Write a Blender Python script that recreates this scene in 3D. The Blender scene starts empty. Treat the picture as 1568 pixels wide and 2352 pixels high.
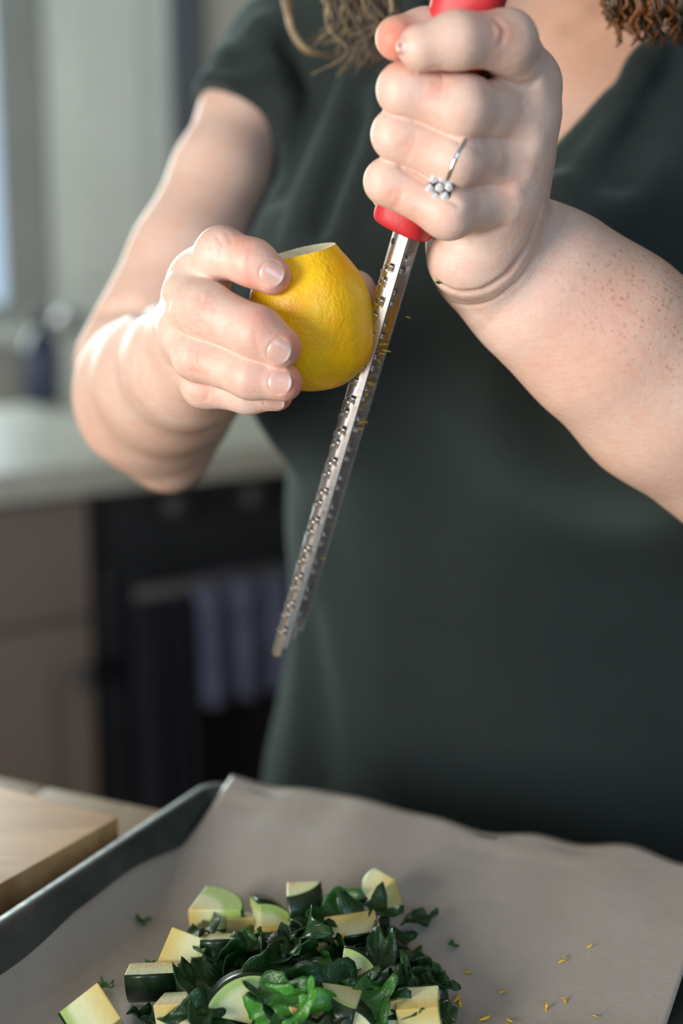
import bpy, bmesh, math, random
import numpy as np
from mathutils import Vector, Matrix

scene = bpy.context.scene
C = scene.collection
R = math.radians

# ------------------------------------------------------------------ camera
FPX = 1568 * 50.0 / 24.0            # focal length in pixels of the 1568 px wide frame
PITCH = R(11.2)
CAM = np.array([0.0, 0.0, 1.184])
cam_d = bpy.data.cameras.new('camera')
cam_d.sensor_fit = 'HORIZONTAL'; cam_d.sensor_width = 24.0; cam_d.lens = 50.0
cam_d.clip_start = 0.02; cam_d.clip_end = 60
cam_d.dof.use_dof = True; cam_d.dof.focus_distance = 0.517; cam_d.dof.aperture_fstop = 3.9
cam_d.dof.aperture_blades = 0
cam = bpy.data.objects.new('camera', cam_d); C.objects.link(cam)
cam.location = CAM; cam.rotation_euler = (R(90) - PITCH, 0, 0)
scene.camera = cam

# ------------------------------------------------------------------ world, lights, exposure
w = bpy.data.worlds.new('sky'); scene.world = w; w.use_nodes = True
wb = w.node_tree.nodes['Background']; wb.inputs[0].default_value = (0.62, 0.80, 1.0, 1); wb.inputs[1].default_value = 0.8

def area(name, loc, target, sx, sy, power, col):
    l = bpy.data.lights.new(name, 'AREA'); l.shape = 'RECTANGLE'; l.size = sx; l.size_y = sy
    l.energy = power; l.color = col
    o = bpy.data.objects.new(name, l); C.objects.link(o); o.location = loc
    d = Vector(target) - Vector(loc)
    o.rotation_euler = d.to_track_quat('-Z', 'Y').to_euler()
    return o
# daylight, each source lying in a window opening of the room and out of the picture
area('window_left_offscreen', (-1.60, -0.95, 1.12), (0.0, -0.95, 1.12), 1.04, 1.34, 62, (1.0, 0.94, 0.87))
area('window_front_offscreen', (0.50, -1.83, 1.70), (0.50, 0.0, 1.70), 1.04, 0.94, 13, (0.42, 0.68, 1.0))
area('window_back_offscreen', (-1.07, 3.035, 1.59), (-1.07, 0.0, 1.59), 0.46, 1.10, 20, (0.90, 1.0, 0.97))   # the part of the far window beyond the left edge of the picture

vs = scene.view_settings
vs.view_transform = 'Standard'; vs.look = 'None'; vs.gamma = 1.0; vs.use_curve_mapping = False
vs.exposure = 0.38

# ------------------------------------------------------------------ helpers
def Pw(px, py, d):
    """world point at depth d (m) seen in the photograph at (px, py)"""
    x = (px - 784.0) / FPX; y = (1176.0 - py) / FPX
    sp, cp = math.sin(PITCH), math.cos(PITCH)
    return CAM + d * np.array([x, cp + y * sp, -sp + y * cp])
def H(px, py, dz): return Pw(px, py, 0.52 + dz / 1000.0)
def on_plane(px, py, z):
    r = Pw(px, py, 1.0) - CAM
    return CAM + r * ((z - CAM[2]) / r[2])
VIEW = np.array([0, math.cos(PITCH), -math.sin(PITCH)])     # away from the camera

def nrm(v):
    v = np.asarray(v, float); return v / np.linalg.norm(v)

def link(name, me, m=None, parent=None):
    o = bpy.data.objects.new(name, me); C.objects.link(o)
    if m is not None:
        for k in (m if isinstance(m, (list, tuple)) else [m]): me.materials.append(k)
    if parent is not None: o.parent = parent
    return o
def tag(o, label, cat, group=None, kind=None):
    o['label'] = label; o['category'] = cat
    if group: o['group'] = group
    if kind: o['kind'] = kind
    return o
def empty(name, loc=(0, 0, 0), rot=None):
    o = bpy.data.objects.new(name, None); C.objects.link(o); o.location = loc
    o.empty_display_size = 0.02
    if rot is not None: o.rotation_euler = rot
    return o
def struct(o):
    o['kind'] = 'structure'; return o
def np_mesh(name, V, F, smooth=True):
    me = bpy.data.meshes.new(name)
    me.from_pydata([tuple(v) for v in V], [], [tuple(f) for f in F]); me.update()
    if smooth: me.polygons.foreach_set('use_smooth', [True] * len(me.polygons))
    return me
def fast_mesh(name, V, Q):
    V = np.asarray(V, np.float32); Q = np.asarray(Q, np.int32)
    me = bpy.data.meshes.new(name)
    me.vertices.add(len(V)); me.vertices.foreach_set('co', V.ravel())
    me.loops.add(Q.size); me.loops.foreach_set('vertex_index', Q.ravel())
    me.polygons.add(len(Q))
    me.polygons.foreach_set('loop_start', np.arange(0, Q.size, 4, dtype=np.int32))
    me.update(calc_edges=True); me.validate()
    me.polygons.foreach_set('use_smooth', np.ones(len(me.polygons), dtype=bool))
    me.update()
    return me
def bm_mesh(name, bm, smooth=False):
    me = bpy.data.meshes.new(name); bm.normal_update(); bm.to_mesh(me); bm.free()
    if smooth: me.polygons.foreach_set('use_smooth', [True] * len(me.polygons))
    return me
def box_bm(bm, lo, hi, bev=0.0, M=None):
    lo = Vector(lo); hi = Vector(hi); c = (lo + hi) / 2; s = hi - lo
    g = bmesh.ops.create_cube(bm, size=1.0)
    bmesh.ops.scale(bm, vec=s, verts=g['verts']); bmesh.ops.translate(bm, vec=c, verts=g['verts'])
    if bev > 0:
        es = list({e for v in g['verts'] for e in v.link_edges})
        r = bmesh.ops.bevel(bm, geom=es, offset=bev, segments=3, profile=0.6, affect='EDGES')
        vsx = list({v for f in r['faces'] for v in f.verts} | {v for v in g['verts'] if v.is_valid})
    else: vsx = g['verts']
    if M is not None: bmesh.ops.transform(bm, matrix=M, verts=vsx)
def box(name, lo, hi, m, parent=None, bev=0.0, M=None):
    bm = bmesh.new(); box_bm(bm, lo, hi, bev, M)
    me = bm_mesh(name, bm, bev > 0)
    return link(name, me, m, parent)

# ------------------------------------------------------------------ materials
class N:
    def __init__(s, name):
        s.m = bpy.data.materials.new(name); s.m.use_nodes = True
        s.t = s.m.node_tree; s.b = s.t.nodes['Principled BSDF']
    def node(s, typ, **kw):
        n = s.t.nodes.new(typ)
        for k, v in kw.items():
            if k in n.inputs: n.inputs[k].default_value = v
            else: setattr(n, k, v)
        return n
    def l(s, a, b): s.t.links.new(a, b)
    def obj(s, scale=(1, 1, 1)):
        tc = s.node('ShaderNodeTexCoord'); mp = s.node('ShaderNodeMapping'); mp.inputs['Scale'].default_value = scale
        s.l(tc.outputs['Object'], mp.inputs[0]); return mp.outputs[0]
    def noise(s, scale, detail=3, rough=0.5, vec=None, dist=0.0):
        n = s.node('ShaderNodeTexNoise', Scale=scale, Detail=detail, Roughness=rough, Distortion=dist)
        s.l(vec if vec is not None else s.obj(), n.inputs['Vector']); return n.outputs['Fac']
    def ramp(s, fac, stops):
        n = s.node('ShaderNodeValToRGB'); e = n.color_ramp.elements
        while len(e) > 1: e.remove(e[-1])
        e[0].position = stops[0][0]; e[0].color = (*stops[0][1], 1)
        for p, c in stops[1:]:
            x = e.new(p); x.color = (*c, 1)
        s.l(fac, n.inputs[0]); return n.outputs[0]
    def mix(s, fac, a, b):
        n = s.node('ShaderNodeMix', data_type='RGBA')
        for v, i in ((fac, 0), (a, 6), (b, 7)):
            if isinstance(v, (tuple, list)): n.inputs[i].default_value = (*v[:3], 1)
            elif isinstance(v, (int, float)): n.inputs[i].default_value = v
            else: s.l(v, n.inputs[i])
        return n.outputs[2]
    def math(s, op, a, b=None, c=None):
        n = s.node('ShaderNodeMath', operation=op)
        for i, v in enumerate((a, b, c)):
            if v is None: continue
            if isinstance(v, (int, float)): n.inputs[i].default_value = v
            else: s.l(v, n.inputs[i])
        return n.outputs[0]
    def attr(s, name):
        n = s.node('ShaderNodeAttribute'); n.attribute_name = name; return n.outputs['Fac']
    def bump(s, h, strength=0.3, dist=0.001, prev=None):
        n = s.node('ShaderNodeBump', Strength=strength, Distance=dist); s.l(h, n.inputs['Height'])
        if prev is not None: s.l(prev, n.inputs['Normal'])
        s.l(n.outputs[0], s.b.inputs['Normal']); return n.outputs[0]
    def set(s, **kw):
        for k, v in kw.items():
            k = k.replace('_', ' ')
            i = s.b.inputs[k]
            if hasattr(v, 'is_linked') or hasattr(v, 'node'): s.l(v, i)
            elif isinstance(v, (tuple, list)): i.default_value = (*v, 1) if len(v) == 3 and i.type == 'RGBA' else v
            else: i.default_value = v
        return s
def srgb(r, g, b):
    f = lambda c: (c / 255 / 12.92) if c / 255 <= 0.04045 else ((c / 255 + 0.055) / 1.055) ** 2.4
    return (f(r), f(g), f(b))
def simple(name, col, rough=0.5, metal=0.0, var=0.06, nscale=20, bumpd=0.0):
    n = N(name); f = n.noise(nscale, 4)
    lo = tuple(c * (1 - var) for c in col); hi = tuple(min(1, c * (1 + var)) for c in col)
    n.set(Base_Color=n.ramp(f, [(0.3, lo), (0.7, hi)]), Roughness=rough, Metallic=metal)
    if bumpd: n.bump(n.noise(nscale * 6, 3), 0.4, bumpd)
    return n.m

def skin_material():
    n = N('skin'); v = n.obj()
    base = n.ramp(n.noise(45, 4, 0.6, v), [(0.25, (0.72, 0.48, 0.375)), (0.55, (0.77, 0.555, 0.455)), (0.8, (0.79, 0.605, 0.505))])
    mott = n.noise(190, 4, 0.6, v)
    c = n.mix(n.math('MULTIPLY', n.ramp(mott, [(0.45, (0, 0, 0)), (0.75, (1, 1, 1))]), 0.36), base, (0.78, 0.36, 0.27))
    fl = n.math('MULTIPLY', n.attr('flush'), n.math('ADD', 0.65, n.math('MULTIPLY', mott, 0.7)))
    c = n.mix(n.math('MINIMUM', fl, 1.0), c, (0.74, 0.235, 0.155))
    c = n.mix(n.attr('tan'), c, (0.70, 0.345, 0.185))
    # freckles: soft spots of several sizes where the freckle mask is set
    fr = n.attr('freckle')
    for sc, lo, hi, k in ((130, 0.05, 0.17, 0.42), (210, 0.08, 0.26, 0.45), (330, 0.12, 0.32, 0.45), (500, 0.15, 0.35, 0.35), (62, 0.035, 0.075, 0.70)):
        vo = n.node('ShaderNodeTexVoronoi', Scale=sc, Randomness=1.0); n.l(v, vo.inputs['Vector'])
        spot = n.ramp(vo.outputs['Distance'], [(lo, (1, 1, 1)), (hi, (0, 0, 0))])
        sel = n.node('ShaderNodeSeparateColor'); n.l(vo.outputs['Color'], sel.inputs[0])
        pick = n.math('GREATER_THAN', sel.outputs[0], 0.35)
        f = n.math('MULTIPLY', n.math('MULTIPLY', spot, pick), n.math('MULTIPLY', fr, k))
        c = n.mix(f, c, (0.45, 0.17, 0.065))
    fine = n.noise(900, 3, 0.6, v); lines = n.noise(260, 3, 0.55, n.obj((1, 1, 2.2)))
    nb = n.bump(n.math('ADD', n.math('MULTIPLY', fine, 0.5), lines), 0.45, 0.0005)
    n.set(Base_Color=c, Roughness=0.46, Specular_IOR_Level=0.42, Subsurface_Weight=0.10,
          Subsurface_Radius=(1.0, 0.36, 0.18), Subsurface_Scale=0.0025)
    return n.m
M_SKIN = skin_material()
def nail_material():
    n = N('fingernail'); v = n.obj()
    t = n.attr('tip')
    c = n.mix(t, (0.72, 0.43, 0.36), (0.80, 0.70, 0.61))
    n.set(Base_Color=c, Roughness=0.24, Subsurface_Weight=0.15, Subsurface_Radius=(1, .4, .25), Subsurface_Scale=0.002, Coat_Weight=0.35, Coat_Roughness=0.15)
    n.bump(n.noise(350, 2, 0.5, v), 0.15, 0.0003)
    return n.m
M_NAIL = nail_material()
def dress_material():
    n = N('dark_green_jersey'); v = n.obj()
    c = n.ramp(n.noise(9, 4, 0.6, v), [(0.3, (0.012, 0.0185, 0.017)), (0.7, (0.017, 0.025, 0.023))])
    wv = n.noise(1600, 2, 0.6, v)
    n.set(Base_Color=c, Roughness=0.82, Specular_IOR_Level=0.25, Sheen_Weight=0.32, Sheen_Roughness=0.5, Sheen_Tint=(0.55, 0.75, 0.72))
    n.bump(n.math('ADD', wv, n.noise(120, 3, 0.5, v)), 0.35, 0.0008)
    return n.m
M_DRESS = dress_material()
def steel_material(name, rough=0.26, col=(0.62, 0.62, 0.64)):
    n = N(name); f = n.noise(60, 3, 0.5, n.obj((1, 1, 12)))
    n.set(Base_Color=col, Metallic=1.0, Roughness=n.math('ADD', rough - 0.05, n.math('MULTIPLY', f, 0.14)))
    return n.m
M_STEEL = steel_material('brushed_steel', 0.24, (0.62, 0.62, 0.64))

# ------------------------------------------------------------------ implicit surfaces (millimetres)
BIG = 1e3
def smin(a, b, k):
    h = np.maximum(k - np.abs(a - b), 0.0) / k
    return np.minimum(a, b) - h * h * k * 0.25
class RC:
    """tapered capsule; fn/ff flatten it along a direction"""
    def __init__(s, a, b, ra, rb, fn=None, ff=1.0):
        s.a = np.asarray(a, float) * 1000; s.b = np.asarray(b, float) * 1000; s.ra, s.rb = ra, rb
        s.ab = s.b - s.a; s.l2 = max(s.ab @ s.ab, 1e-9)
        s.c = (s.a + s.b) / 2; s.R = np.linalg.norm(s.ab) / 2 + max(ra, rb)
        s.fn = None if fn is None else nrm(fn); s.ff = ff
    def __call__(s, P):
        d = P - s.a; t = np.clip(d @ s.ab / s.l2, 0, 1); q = d - t[:, None] * s.ab
        if s.fn is not None: q = q + (q @ s.fn)[:, None] * (s.ff - 1.0) * s.fn
        return np.sqrt((q * q).sum(1)) - (s.ra + (s.rb - s.ra) * t)
class Cut:
    """a primitive cut off by a plane function (kept where it is negative)"""
    def __init__(s, p, pl): s.p, s.pl, s.c, s.R = p, pl, p.c, p.R
    def __call__(s, P): return -smin(-s.p(P), -s.pl(P), 3.0)
class EL:
    """ellipsoid with axes (3x3 rows) and radii in mm"""
    def __init__(s, c, rad, ax=np.eye(3)):
        s.c = np.asarray(c, float) * 1000; s.r = np.asarray(rad, float); s.ax = np.asarray(ax, float); s.R = s.r.max()
    def __call__(s, P):
        q = (P - s.c) @ s.ax.T; k0 = np.sqrt(((q / s.r) ** 2).sum(1)); k1 = np.sqrt(((q / s.r ** 2) ** 2).sum(1))
        return k0 * (k0 - 1.0) / np.maximum(k1, 1e-9)
def chain(pts, **kw):
    return [RC(p[0], q[0], p[1], q[1], **kw) for p, q in zip(pts[:-1], pts[1:])]
class Field:
    def __init__(s, k=6.0):
        s.base = []; s.k = k; s.limbs = []; s.strokes = []; s.cuts = []; s.join = 1.2
        s.margin = 25.0
    def _grp(s, prims, k, P, c, r):
        f = np.full(len(P), BIG)
        for p in prims:
            if c is not None and np.linalg.norm(c - p.c) - p.R > r + s.margin: continue
            f = smin(f, p(P), k)
        return f
    def __call__(s, P, c=None, r=None, strokes=True):
        b = s._grp(s.base, s.k, P, c, r); f = b
        for prims, k, kb in s.limbs:
            g = s._grp(prims, k, P, c, r)
            if c is not None and g.min() > BIG * 0.5: continue
            q = smin(b, g, kb)
            kk = s.join * np.clip((b - q) / s.join, 1e-4, 1) * np.clip((b - f) / s.join, 1e-3, 1)   # no swelling where nothing is joined
            f = smin(f, q, kk)
        for fn, k in s.cuts: f = -smin(-f, fn(P), k)
        if strokes:
            for pts, wd, amp, lo, hi in s.strokes:
                if c is not None and (np.any(c + r + 4.6 * wd < lo) or np.any(c - r - 4.6 * wd > hi)): continue
                d2 = np.full(len(P), 1e9)
                if len(pts) == 1: d2 = ((P - pts[0]) ** 2).sum(1)
                for a, b_ in zip(pts[:-1], pts[1:]):
                    ab = b_ - a; t = np.clip((P - a) @ ab / max(ab @ ab, 1e-9), 0, 1)
                    q = P - a - t[:, None] * ab; d2 = np.minimum(d2, (q * q).sum(1))
                f = f + amp * np.exp(-d2 / (wd * wd))
        return f
    def trace(s, pix, d0=380.0):
        """surface points (mm) met by the lines of sight through pixels"""
        pix = np.asarray(pix, float); o = CAM * 1000
        D = np.array([nrm(Pw(x, y, 1.0) - CAM) for x, y in pix]); t = np.full(len(pix), d0)
        for _ in range(90):
            f = s(o + D * t[:, None], strokes=False); t = t + np.clip(f * 0.8, -30, 30)
        return o + D * t[:, None], np.abs(f)
    def stroke(s, pix, wd, amp):
        pts, err = s.trace(pix)
        if err.max() > 3: return
        s.strokes.append((pts, wd, amp, pts.min(0), pts.max(0)))
    def grad(s, P, e=0.4):
        g = np.stack([s(P + e * ax) - s(P - e * ax) for ax in np.eye(3)], 1)
        return g / np.maximum(np.linalg.norm(g, axis=1)[:, None], 1e-9)
def surface(F, lo, hi, h, keep=None, nb=12, slack=1.2):
    """quads of the zero set of F between lo and hi (mm), cells of size h"""
    S = nb * h; lo = np.floor(np.asarray(lo) / S).astype(int); hi = np.ceil(np.asarray(hi) / S).astype(int)
    g = np.stack(np.meshgrid(*[np.arange(a, b) for a, b in zip(lo, hi)], indexing='ij'), -1).reshape(-1, 3)
    cen = (g + 0.5) * S
    fc = np.concatenate([F(x) for x in np.array_split(cen, max(1, len(cen) // 40000))])
    act = g[np.abs(fc) < 0.87 * S * slack]
    ii = np.stack(np.meshgrid(*[np.arange(nb + 1)] * 3, indexing='ij'), -1).reshape(-1, 3)
    cor = np.array([(0, 0, 0), (1, 0, 0), (0, 1, 0), (1, 1, 0), (0, 0, 1), (1, 0, 1), (0, 1, 1), (1, 1, 1)])
    edg = [(0, 1), (2, 3), (4, 5), (6, 7), (0, 2), (1, 3), (4, 6), (5, 7), (0, 4), (1, 5), (2, 6), (3, 7)]
    keys, pos, quads = [], [], []
    OFF = 1 << 20
    key = lambda a: ((a[..., 0] + OFF) << 42) | ((a[..., 1] + OFF) << 21) | (a[..., 2] + OFF)
    for b in act.astype(np.int64):
        org = b * nb; P = (org + ii) * h; c = (b + 0.5) * S
        v = F(P, c, 0.87 * S).reshape(nb + 1, nb + 1, nb + 1); s = v < 0
        n_in = sum(s[a:a + nb, b_:b_ + nb, d:d + nb].astype(np.int8) for a, b_, d in cor)
        cells = np.argwhere((n_in > 0) & (n_in < 8))
        if len(cells) == 0: continue
        cv = np.stack([v[cells[:, 0] + a, cells[:, 1] + b_, cells[:, 2] + d] for a, b_, d in cor], 1)
        acc = np.zeros((len(cells), 3)); cnt = np.zeros(len(cells))
        for e0, e1 in edg:
            m = (cv[:, e0] < 0) != (cv[:, e1] < 0); t = np.where(m, cv[:, e0] / np.where(m, cv[:, e0] - cv[:, e1], 1), 0)
            acc += m[:, None] * (cor[e0] + t[:, None] * (cor[e1] - cor[e0])); cnt += m
        pos.append((org + cells + acc / cnt[:, None]) * h); keys.append(key(org + cells))
        for ax in range(3):
            sl0 = [slice(0, nb)] * 3; sl1 = list(sl0); sl1[ax] = slice(1, nb + 1)
            a_ = s[tuple(sl0)]; b2 = s[tuple(sl1)]; e = np.argwhere(a_ != b2)
            if len(e) == 0: continue
            flip = a_[e[:, 0], e[:, 1], e[:, 2]]
            u, w_ = (ax + 1) % 3, (ax + 2) % 3; q = []
            for du, dw in ((-1, -1), (0, -1), (0, 0), (-1, 0)):
                k = org + e; k[:, u] += du; k[:, w_] += dw; q.append(key(k))
            q = np.stack(q, 1); q[~flip] = q[~flip][:, ::-1]; quads.append(q)
    keys = np.concatenate(keys); pos = np.concatenate(pos); quads = np.concatenate(quads)
    o = np.argsort(keys); keys = keys[o]; pos = pos[o]
    idx = np.searchsorted(keys, quads); idx = np.minimum(idx, len(keys) - 1)
    ok = (keys[idx] == quads).all(1); idx = idx[ok]
    if keep is not None:
        kv = keep(pos); idx = idx[kv[idx].all(1)]
    used = np.unique(idx); rem = np.zeros(len(pos), int); rem[used] = np.arange(len(used))
    return pos[used], rem[idx]
def merge(parts):
    V, Q, n = [], [], 0
    for v, q in parts: V.append(v); Q.append(q + n); n += len(v)
    return np.concatenate(V), np.concatenate(Q)
def spots(V, lst):
    """sum of soft spots: (centre mm, radius mm, value)"""
    f = np.zeros(len(V))
    for c, r, a in lst: f = np.maximum(f, a * np.exp(-((V - c) ** 2).sum(1) / (r * r)))
    return f
def set_attr(me, name, val):
    a = me.attributes.new(name, 'FLOAT', 'POINT'); a.data.foreach_set('value', np.asarray(val, np.float32))

# ------------------------------------------------------------------ the setting
IZ = 0.900                                                     # island worktop height
D1 = np.array([math.sin(R(26.0)), math.cos(R(26.0)), 0]); D2 = np.array([math.cos(R(26.0)), -math.sin(R(26.0)), 0])
def frame(org, x, y):                                          # 4x4 from an origin and two horizontal axes
    M = Matrix.Identity(4)
    for i, a in enumerate((x, y, np.cross(x, y))):
        for k in range(3): M[k][i] = float(a[k])
    for k in range(3): M[k][3] = float(org[k])
    return M
def wood_mat(name, a, b, c, scale=(6, 60, 60), rough=0.5):
    n = N(name); v = n.obj(scale); f = n.noise(1.0, 6, 0.62, v, 0.8); kn = n.noise(6, 3, 0.5, n.obj((1.0, 2.5, 1)))
    col = n.ramp(f, [(0.25, a), (0.5, b), (0.75, c)])
    col = n.mix(n.ramp(kn, [(0.62, (0, 0, 0)), (0.74, (1, 1, 1))]), col, tuple(x * 0.55 for x in a))
    n.set(Base_Color=col, Roughness=rough); n.bump(f, 0.25, 0.0008); return n.m
M_WALL = simple('warm_plaster', (0.62, 0.60, 0.53), 0.85, 0, 0.03, 4, 0.0006)
M_FLOOR = wood_mat('floor_boards', (0.16, 0.10, 0.06), (0.22, 0.14, 0.085), (0.27, 0.18, 0.11), (3, 30, 30))
M_CEIL = simple('darkened_ceiling', (0.32, 0.32, 0.30), 0.9, 0, 0.02, 4)  # unseen ceiling, darkened so that it bounces less fill light
M_WHITE = simple('pale_painted_wood', (0.84, 0.90, 0.85), 0.5, 0, 0.03, 6)
M_FRAME = simple('grey_painted_frame', (0.36, 0.38, 0.37), 0.5, 0, 0.04, 8)
M_DARKJ = simple('blue_grey_jamb', (0.10, 0.12, 0.15), 0.6, 0, 0.05, 8)
X0, X1, Y0, Y1, ZC = -1.62, 2.2, -1.85, 3.05, 2.55
def quad_wall(name, a, b, holes, m, t=0.10, out=(0, 0, 0)):
    """upright wall from a to b (plan) with rectangular openings (s0, s1, z0, z1) along it"""
    a = np.array([*a, 0.0]); b = np.array([*b, 0.0]); L = np.linalg.norm(b - a); x = (b - a) / L; y = np.cross([0, 0, 1.0], x)
    M = frame(a, x, y); ss = sorted({0, L, *[h[0] for h in holes], *[h[1] for h in holes]}); zs = sorted({0, ZC, *[h[2] for h in holes], *[h[3] for h in holes]})
    bm = bmesh.new()
    for s0, s1 in zip(ss[:-1], ss[1:]):
        for z0, z1 in zip(zs[:-1], zs[1:]):
            sc, zc = (s0 + s1) / 2, (z0 + z1) / 2
            if any(h[0] < sc < h[1] and h[2] < zc < h[3] for h in holes): continue
            box_bm(bm, (s0, 0, z0), (s1, t, z1), 0, M)
    return struct(link(name, bm_mesh(name, bm), m))
# walls run so that the room lies on their right-hand (-y) side
WB_S0, WB_S1 = 0.28, 0.98
quad_wall('wall_back', (X0, Y1), (X1, Y1), [(WB_S0, WB_S1, 0.98, 2.2)], M_WALL)
M_DWALL = simple('fill_cutting_plaster', (0.20, 0.20, 0.19), 0.85, 0, 0.03, 4, 0.0006)  # unseen walls given a dark tone to hold down the fill light
quad_wall('wall_right', (X1, Y1), (X1, Y0), [], M_DWALL)
quad_wall('wall_front', (X1, Y0), (X0, Y0), [(1.15, 2.25, 1.20, 2.20)], M_DWALL)
quad_wall('wall_left', (X0, Y0), (X0, Y1), [(0.35, 1.45, 0.42, 1.82)], M_WALL)
struct(box('floor', (X0 - .1, Y0 - .1, -0.05), (X1 + .1, Y1 + .1, 0), M_FLOOR)); struct(box('ceiling', (X0 - .1, Y0 - .1, ZC), (X1 + .1, Y1 + .1, ZC + .05), M_CEIL))
def glass_mat():
    n = N('window_glass'); n.set(Base_Color=(0.9, 0.96, 0.97), Roughness=0.02, Transmission_Weight=1.0, IOR=1.05); return n.m
M_GLASS = glass_mat()
def window(name, M, wd, z0, z1, bars=1, m=M_FRAME, fw=0.05, glass=True):
    """frame, glazing bars, panes and sill; M maps along/out/up"""
    w0 = link(name, bm_mesh(name, bmesh.new())) if False else empty(name); struct(w0)
    bm = bmesh.new()
    for lo, hi in (((0, 0.01, z0), (fw, .09, z1)), ((wd - fw, 0.01, z0), (wd, .09, z1)), ((fw, 0.01, z0), (wd - fw, .09, z0 + fw)), ((fw, 0.01, z1 - fw), (wd - fw, .09, z1))): box_bm(bm, lo, hi, 0.004, M)
    link('window_frame', bm_mesh('window_frame', bm), m, w0)
    step = (wd - 2 * fw) / (bars + 1)
    for i in range(bars + 1):
        x = fw + i * step
        if i: box('glazing_bar', (x - .015, .03, z0 + fw), (x + .015, .075, z1 - fw), m, w0, 0.003, M)
        if glass: box('pane', (x + (.015 if i else 0), .05, z0 + fw), (x + step - (.015 if i < bars else 0), .054, z1 - fw), M_GLASS, w0, 0, M)
    box('window_sill', (-.04, -.07, z0 - .03), (wd + .04, .10, z0), M_WHITE, w0, 0.004, M)
    return w0
window('window_1', frame((X0 + WB_S0, Y1, 0), np.array([1., 0, 0]), np.array([0, 1., 0])), WB_S1 - WB_S0, 0.98, 2.2, 1)
window('window_2', frame((X0, Y0 + 0.35, 0), np.array([0, 1., 0]), np.array([-1., 0, 0])), 1.1, 0.42, 1.82, 1, M_WHITE, 0.03, False)
window('window_3', frame((X1 - 1.15, Y0, 0), np.array([-1., 0, 0]), np.array([0, -1., 0])), 1.1, 1.20, 2.20, 1, M_WHITE, 0.03, False)
hd = box('window_handle', (0.0, -0.045, 0.0), (0.035, 0.0, 0.16), simple('olive_bronze', (0.10, 0.11, 0.07), 0.45, 0.6), bpy.data.objects['window_1'], 0.006)
hd.location = (X0 + WB_S1 - 0.045, Y1 + 0.01, 1.50)
# shrubs outside the far window
M_LEAFO = simple('garden_leaf', (0.06, 0.12, 0.07), 0.6, 0, 0.4, 30)
def shrub(c, r, seed):
    bm = bmesh.new(); rr = random.Random(seed)
    for _ in range(420):
        d = Vector((rr.gauss(0, 1), rr.gauss(0, 1), rr.gauss(0, 1))).normalized() * r * rr.uniform(.55, 1); p = Vector(c) + Vector((d.x, d.y, d.z * 1.2))
        M = Matrix.Translation(p) @ Matrix.Rotation(rr.uniform(0, 6.3), 4, Vector((rr.random(), rr.random(), rr.random() + .1)).normalized())
        s = rr.uniform(.04, .08); vs_ = [bm.verts.new(M @ Vector(q)) for q in ((-s * .45, 0, 0), (0, -s, .01), (s * .45, 0, 0), (0, s, -.01))]; bm.faces.new(vs_)
    o = empty('garden_shrub', (c[0], c[1], 0)); l = link('foliage', bm_mesh('foliage', bm), M_LEAFO, o); l.matrix_parent_inverse = Matrix.Translation((-c[0], -c[1], 0))
    bm = bmesh.new(); g = bmesh.ops.create_cone(bm, cap_ends=True, segments=10, radius1=.04, radius2=.025, depth=c[2]); bmesh.ops.translate(bm, vec=(0, 0, c[2] / 2), verts=g['verts'])
    link('stem', bm_mesh('stem', bm), wood_mat('bark', (.06, .04, .03), (.1, .07, .05), (.13, .09, .06)), o); return o
tag(shrub((-1.45, 4.1, 1.15), 0.42, 3), 'dark leafy garden shrub seen through the far window', 'shrub')

# pale door beside the window, blue-grey jamb next to it
DY = Y1 - 0.012
def bgx(px, y): return (px - 784) / FPX * (y * 1.02)
dx0, dx1 = bgx(150, Y1), bgx(418, Y1)
door = struct(empty('door_1'))
box('door_leaf', (dx0, Y1 - 0.045, 0.005), (dx1, Y1 - 0.005, 2.05), M_WHITE, door, 0.004)
for z0, z1 in ((0.15, 0.95), (1.08, 1.93)):
    box('door_panel', (dx0 + .05, Y1 - 0.056, z0), (dx1 - .05, Y1 - 0.044, z1), M_WHITE, door, 0.005)
bm = bmesh.new(); g = bmesh.ops.create_uvsphere(bm, u_segments=16, v_segments=10, radius=.028); bmesh.ops.translate(bm, vec=(dx0 + .035, Y1 - .085, 1.0), verts=g['verts'])
box_bm(bm, (dx0 + .027, Y1 - .085, .992), (dx0 + .043, Y1 - .04, 1.008)); link('door_knob', bm_mesh('door_knob', bm, True), steel_material('satin_nickel', .3), door)
struct(box('trim_1', (dx1, Y1 - 0.05, 0), (bgx(482, Y1), Y1 - .001, 2.12), M_DARKJ, None, 0.003))
struct(box('trim_2', (dx0 - 0.10, Y1 - 0.05, 0), (dx0, Y1 - .001, 2.12), M_FRAME, None, 0.003))
struct(box('baseboard_back', (bgx(482, Y1), Y1 - .018, 0), (X1, Y1 - .001, .10), M_WHITE, None, 0.003))

# back run of kitchen units: taupe cabinet with a pale stone top, then a dark oven with towels
A0 = on_plane(0, 1080, IZ); A1 = on_plane(330, 1046, IZ); CX = nrm((A1 - A0) * np.array([1, 1, 0])); CY = np.cross([0, 0, 1.0], CX)
MC = frame((A0[0], A0[1], 0), CX, CY)
def along(px): # distance along the unit fronts of the point seen at column px
    P = CAM; d = Pw(px, 1200, 1.0) - CAM; A = np.array([[d[0], -CX[0]], [d[1], -CX[1]]]); s = np.linalg.solve(A, A0[:2] - P[:2]); return s[1]
xa, xb, xc = -0.42, along(214), along(214) + 0.60
M_TAUPE = simple('taupe_cabinet_paint', (0.23, 0.185, 0.158), 0.5, 0, 0.05, 6); M_STONE = simple('pale_stone', (0.52, 0.53, 0.47), 0.35, 0, 0.08, 30)
M_OVEN = simple('black_enamel', (0.018, 0.020, 0.024), 0.3, 0, 0.1, 10); M_KNOB = simple('dark_pewter', (0.05, 0.052, 0.055), 0.55)
def part(o, parent): o.parent = parent; return o
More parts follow.
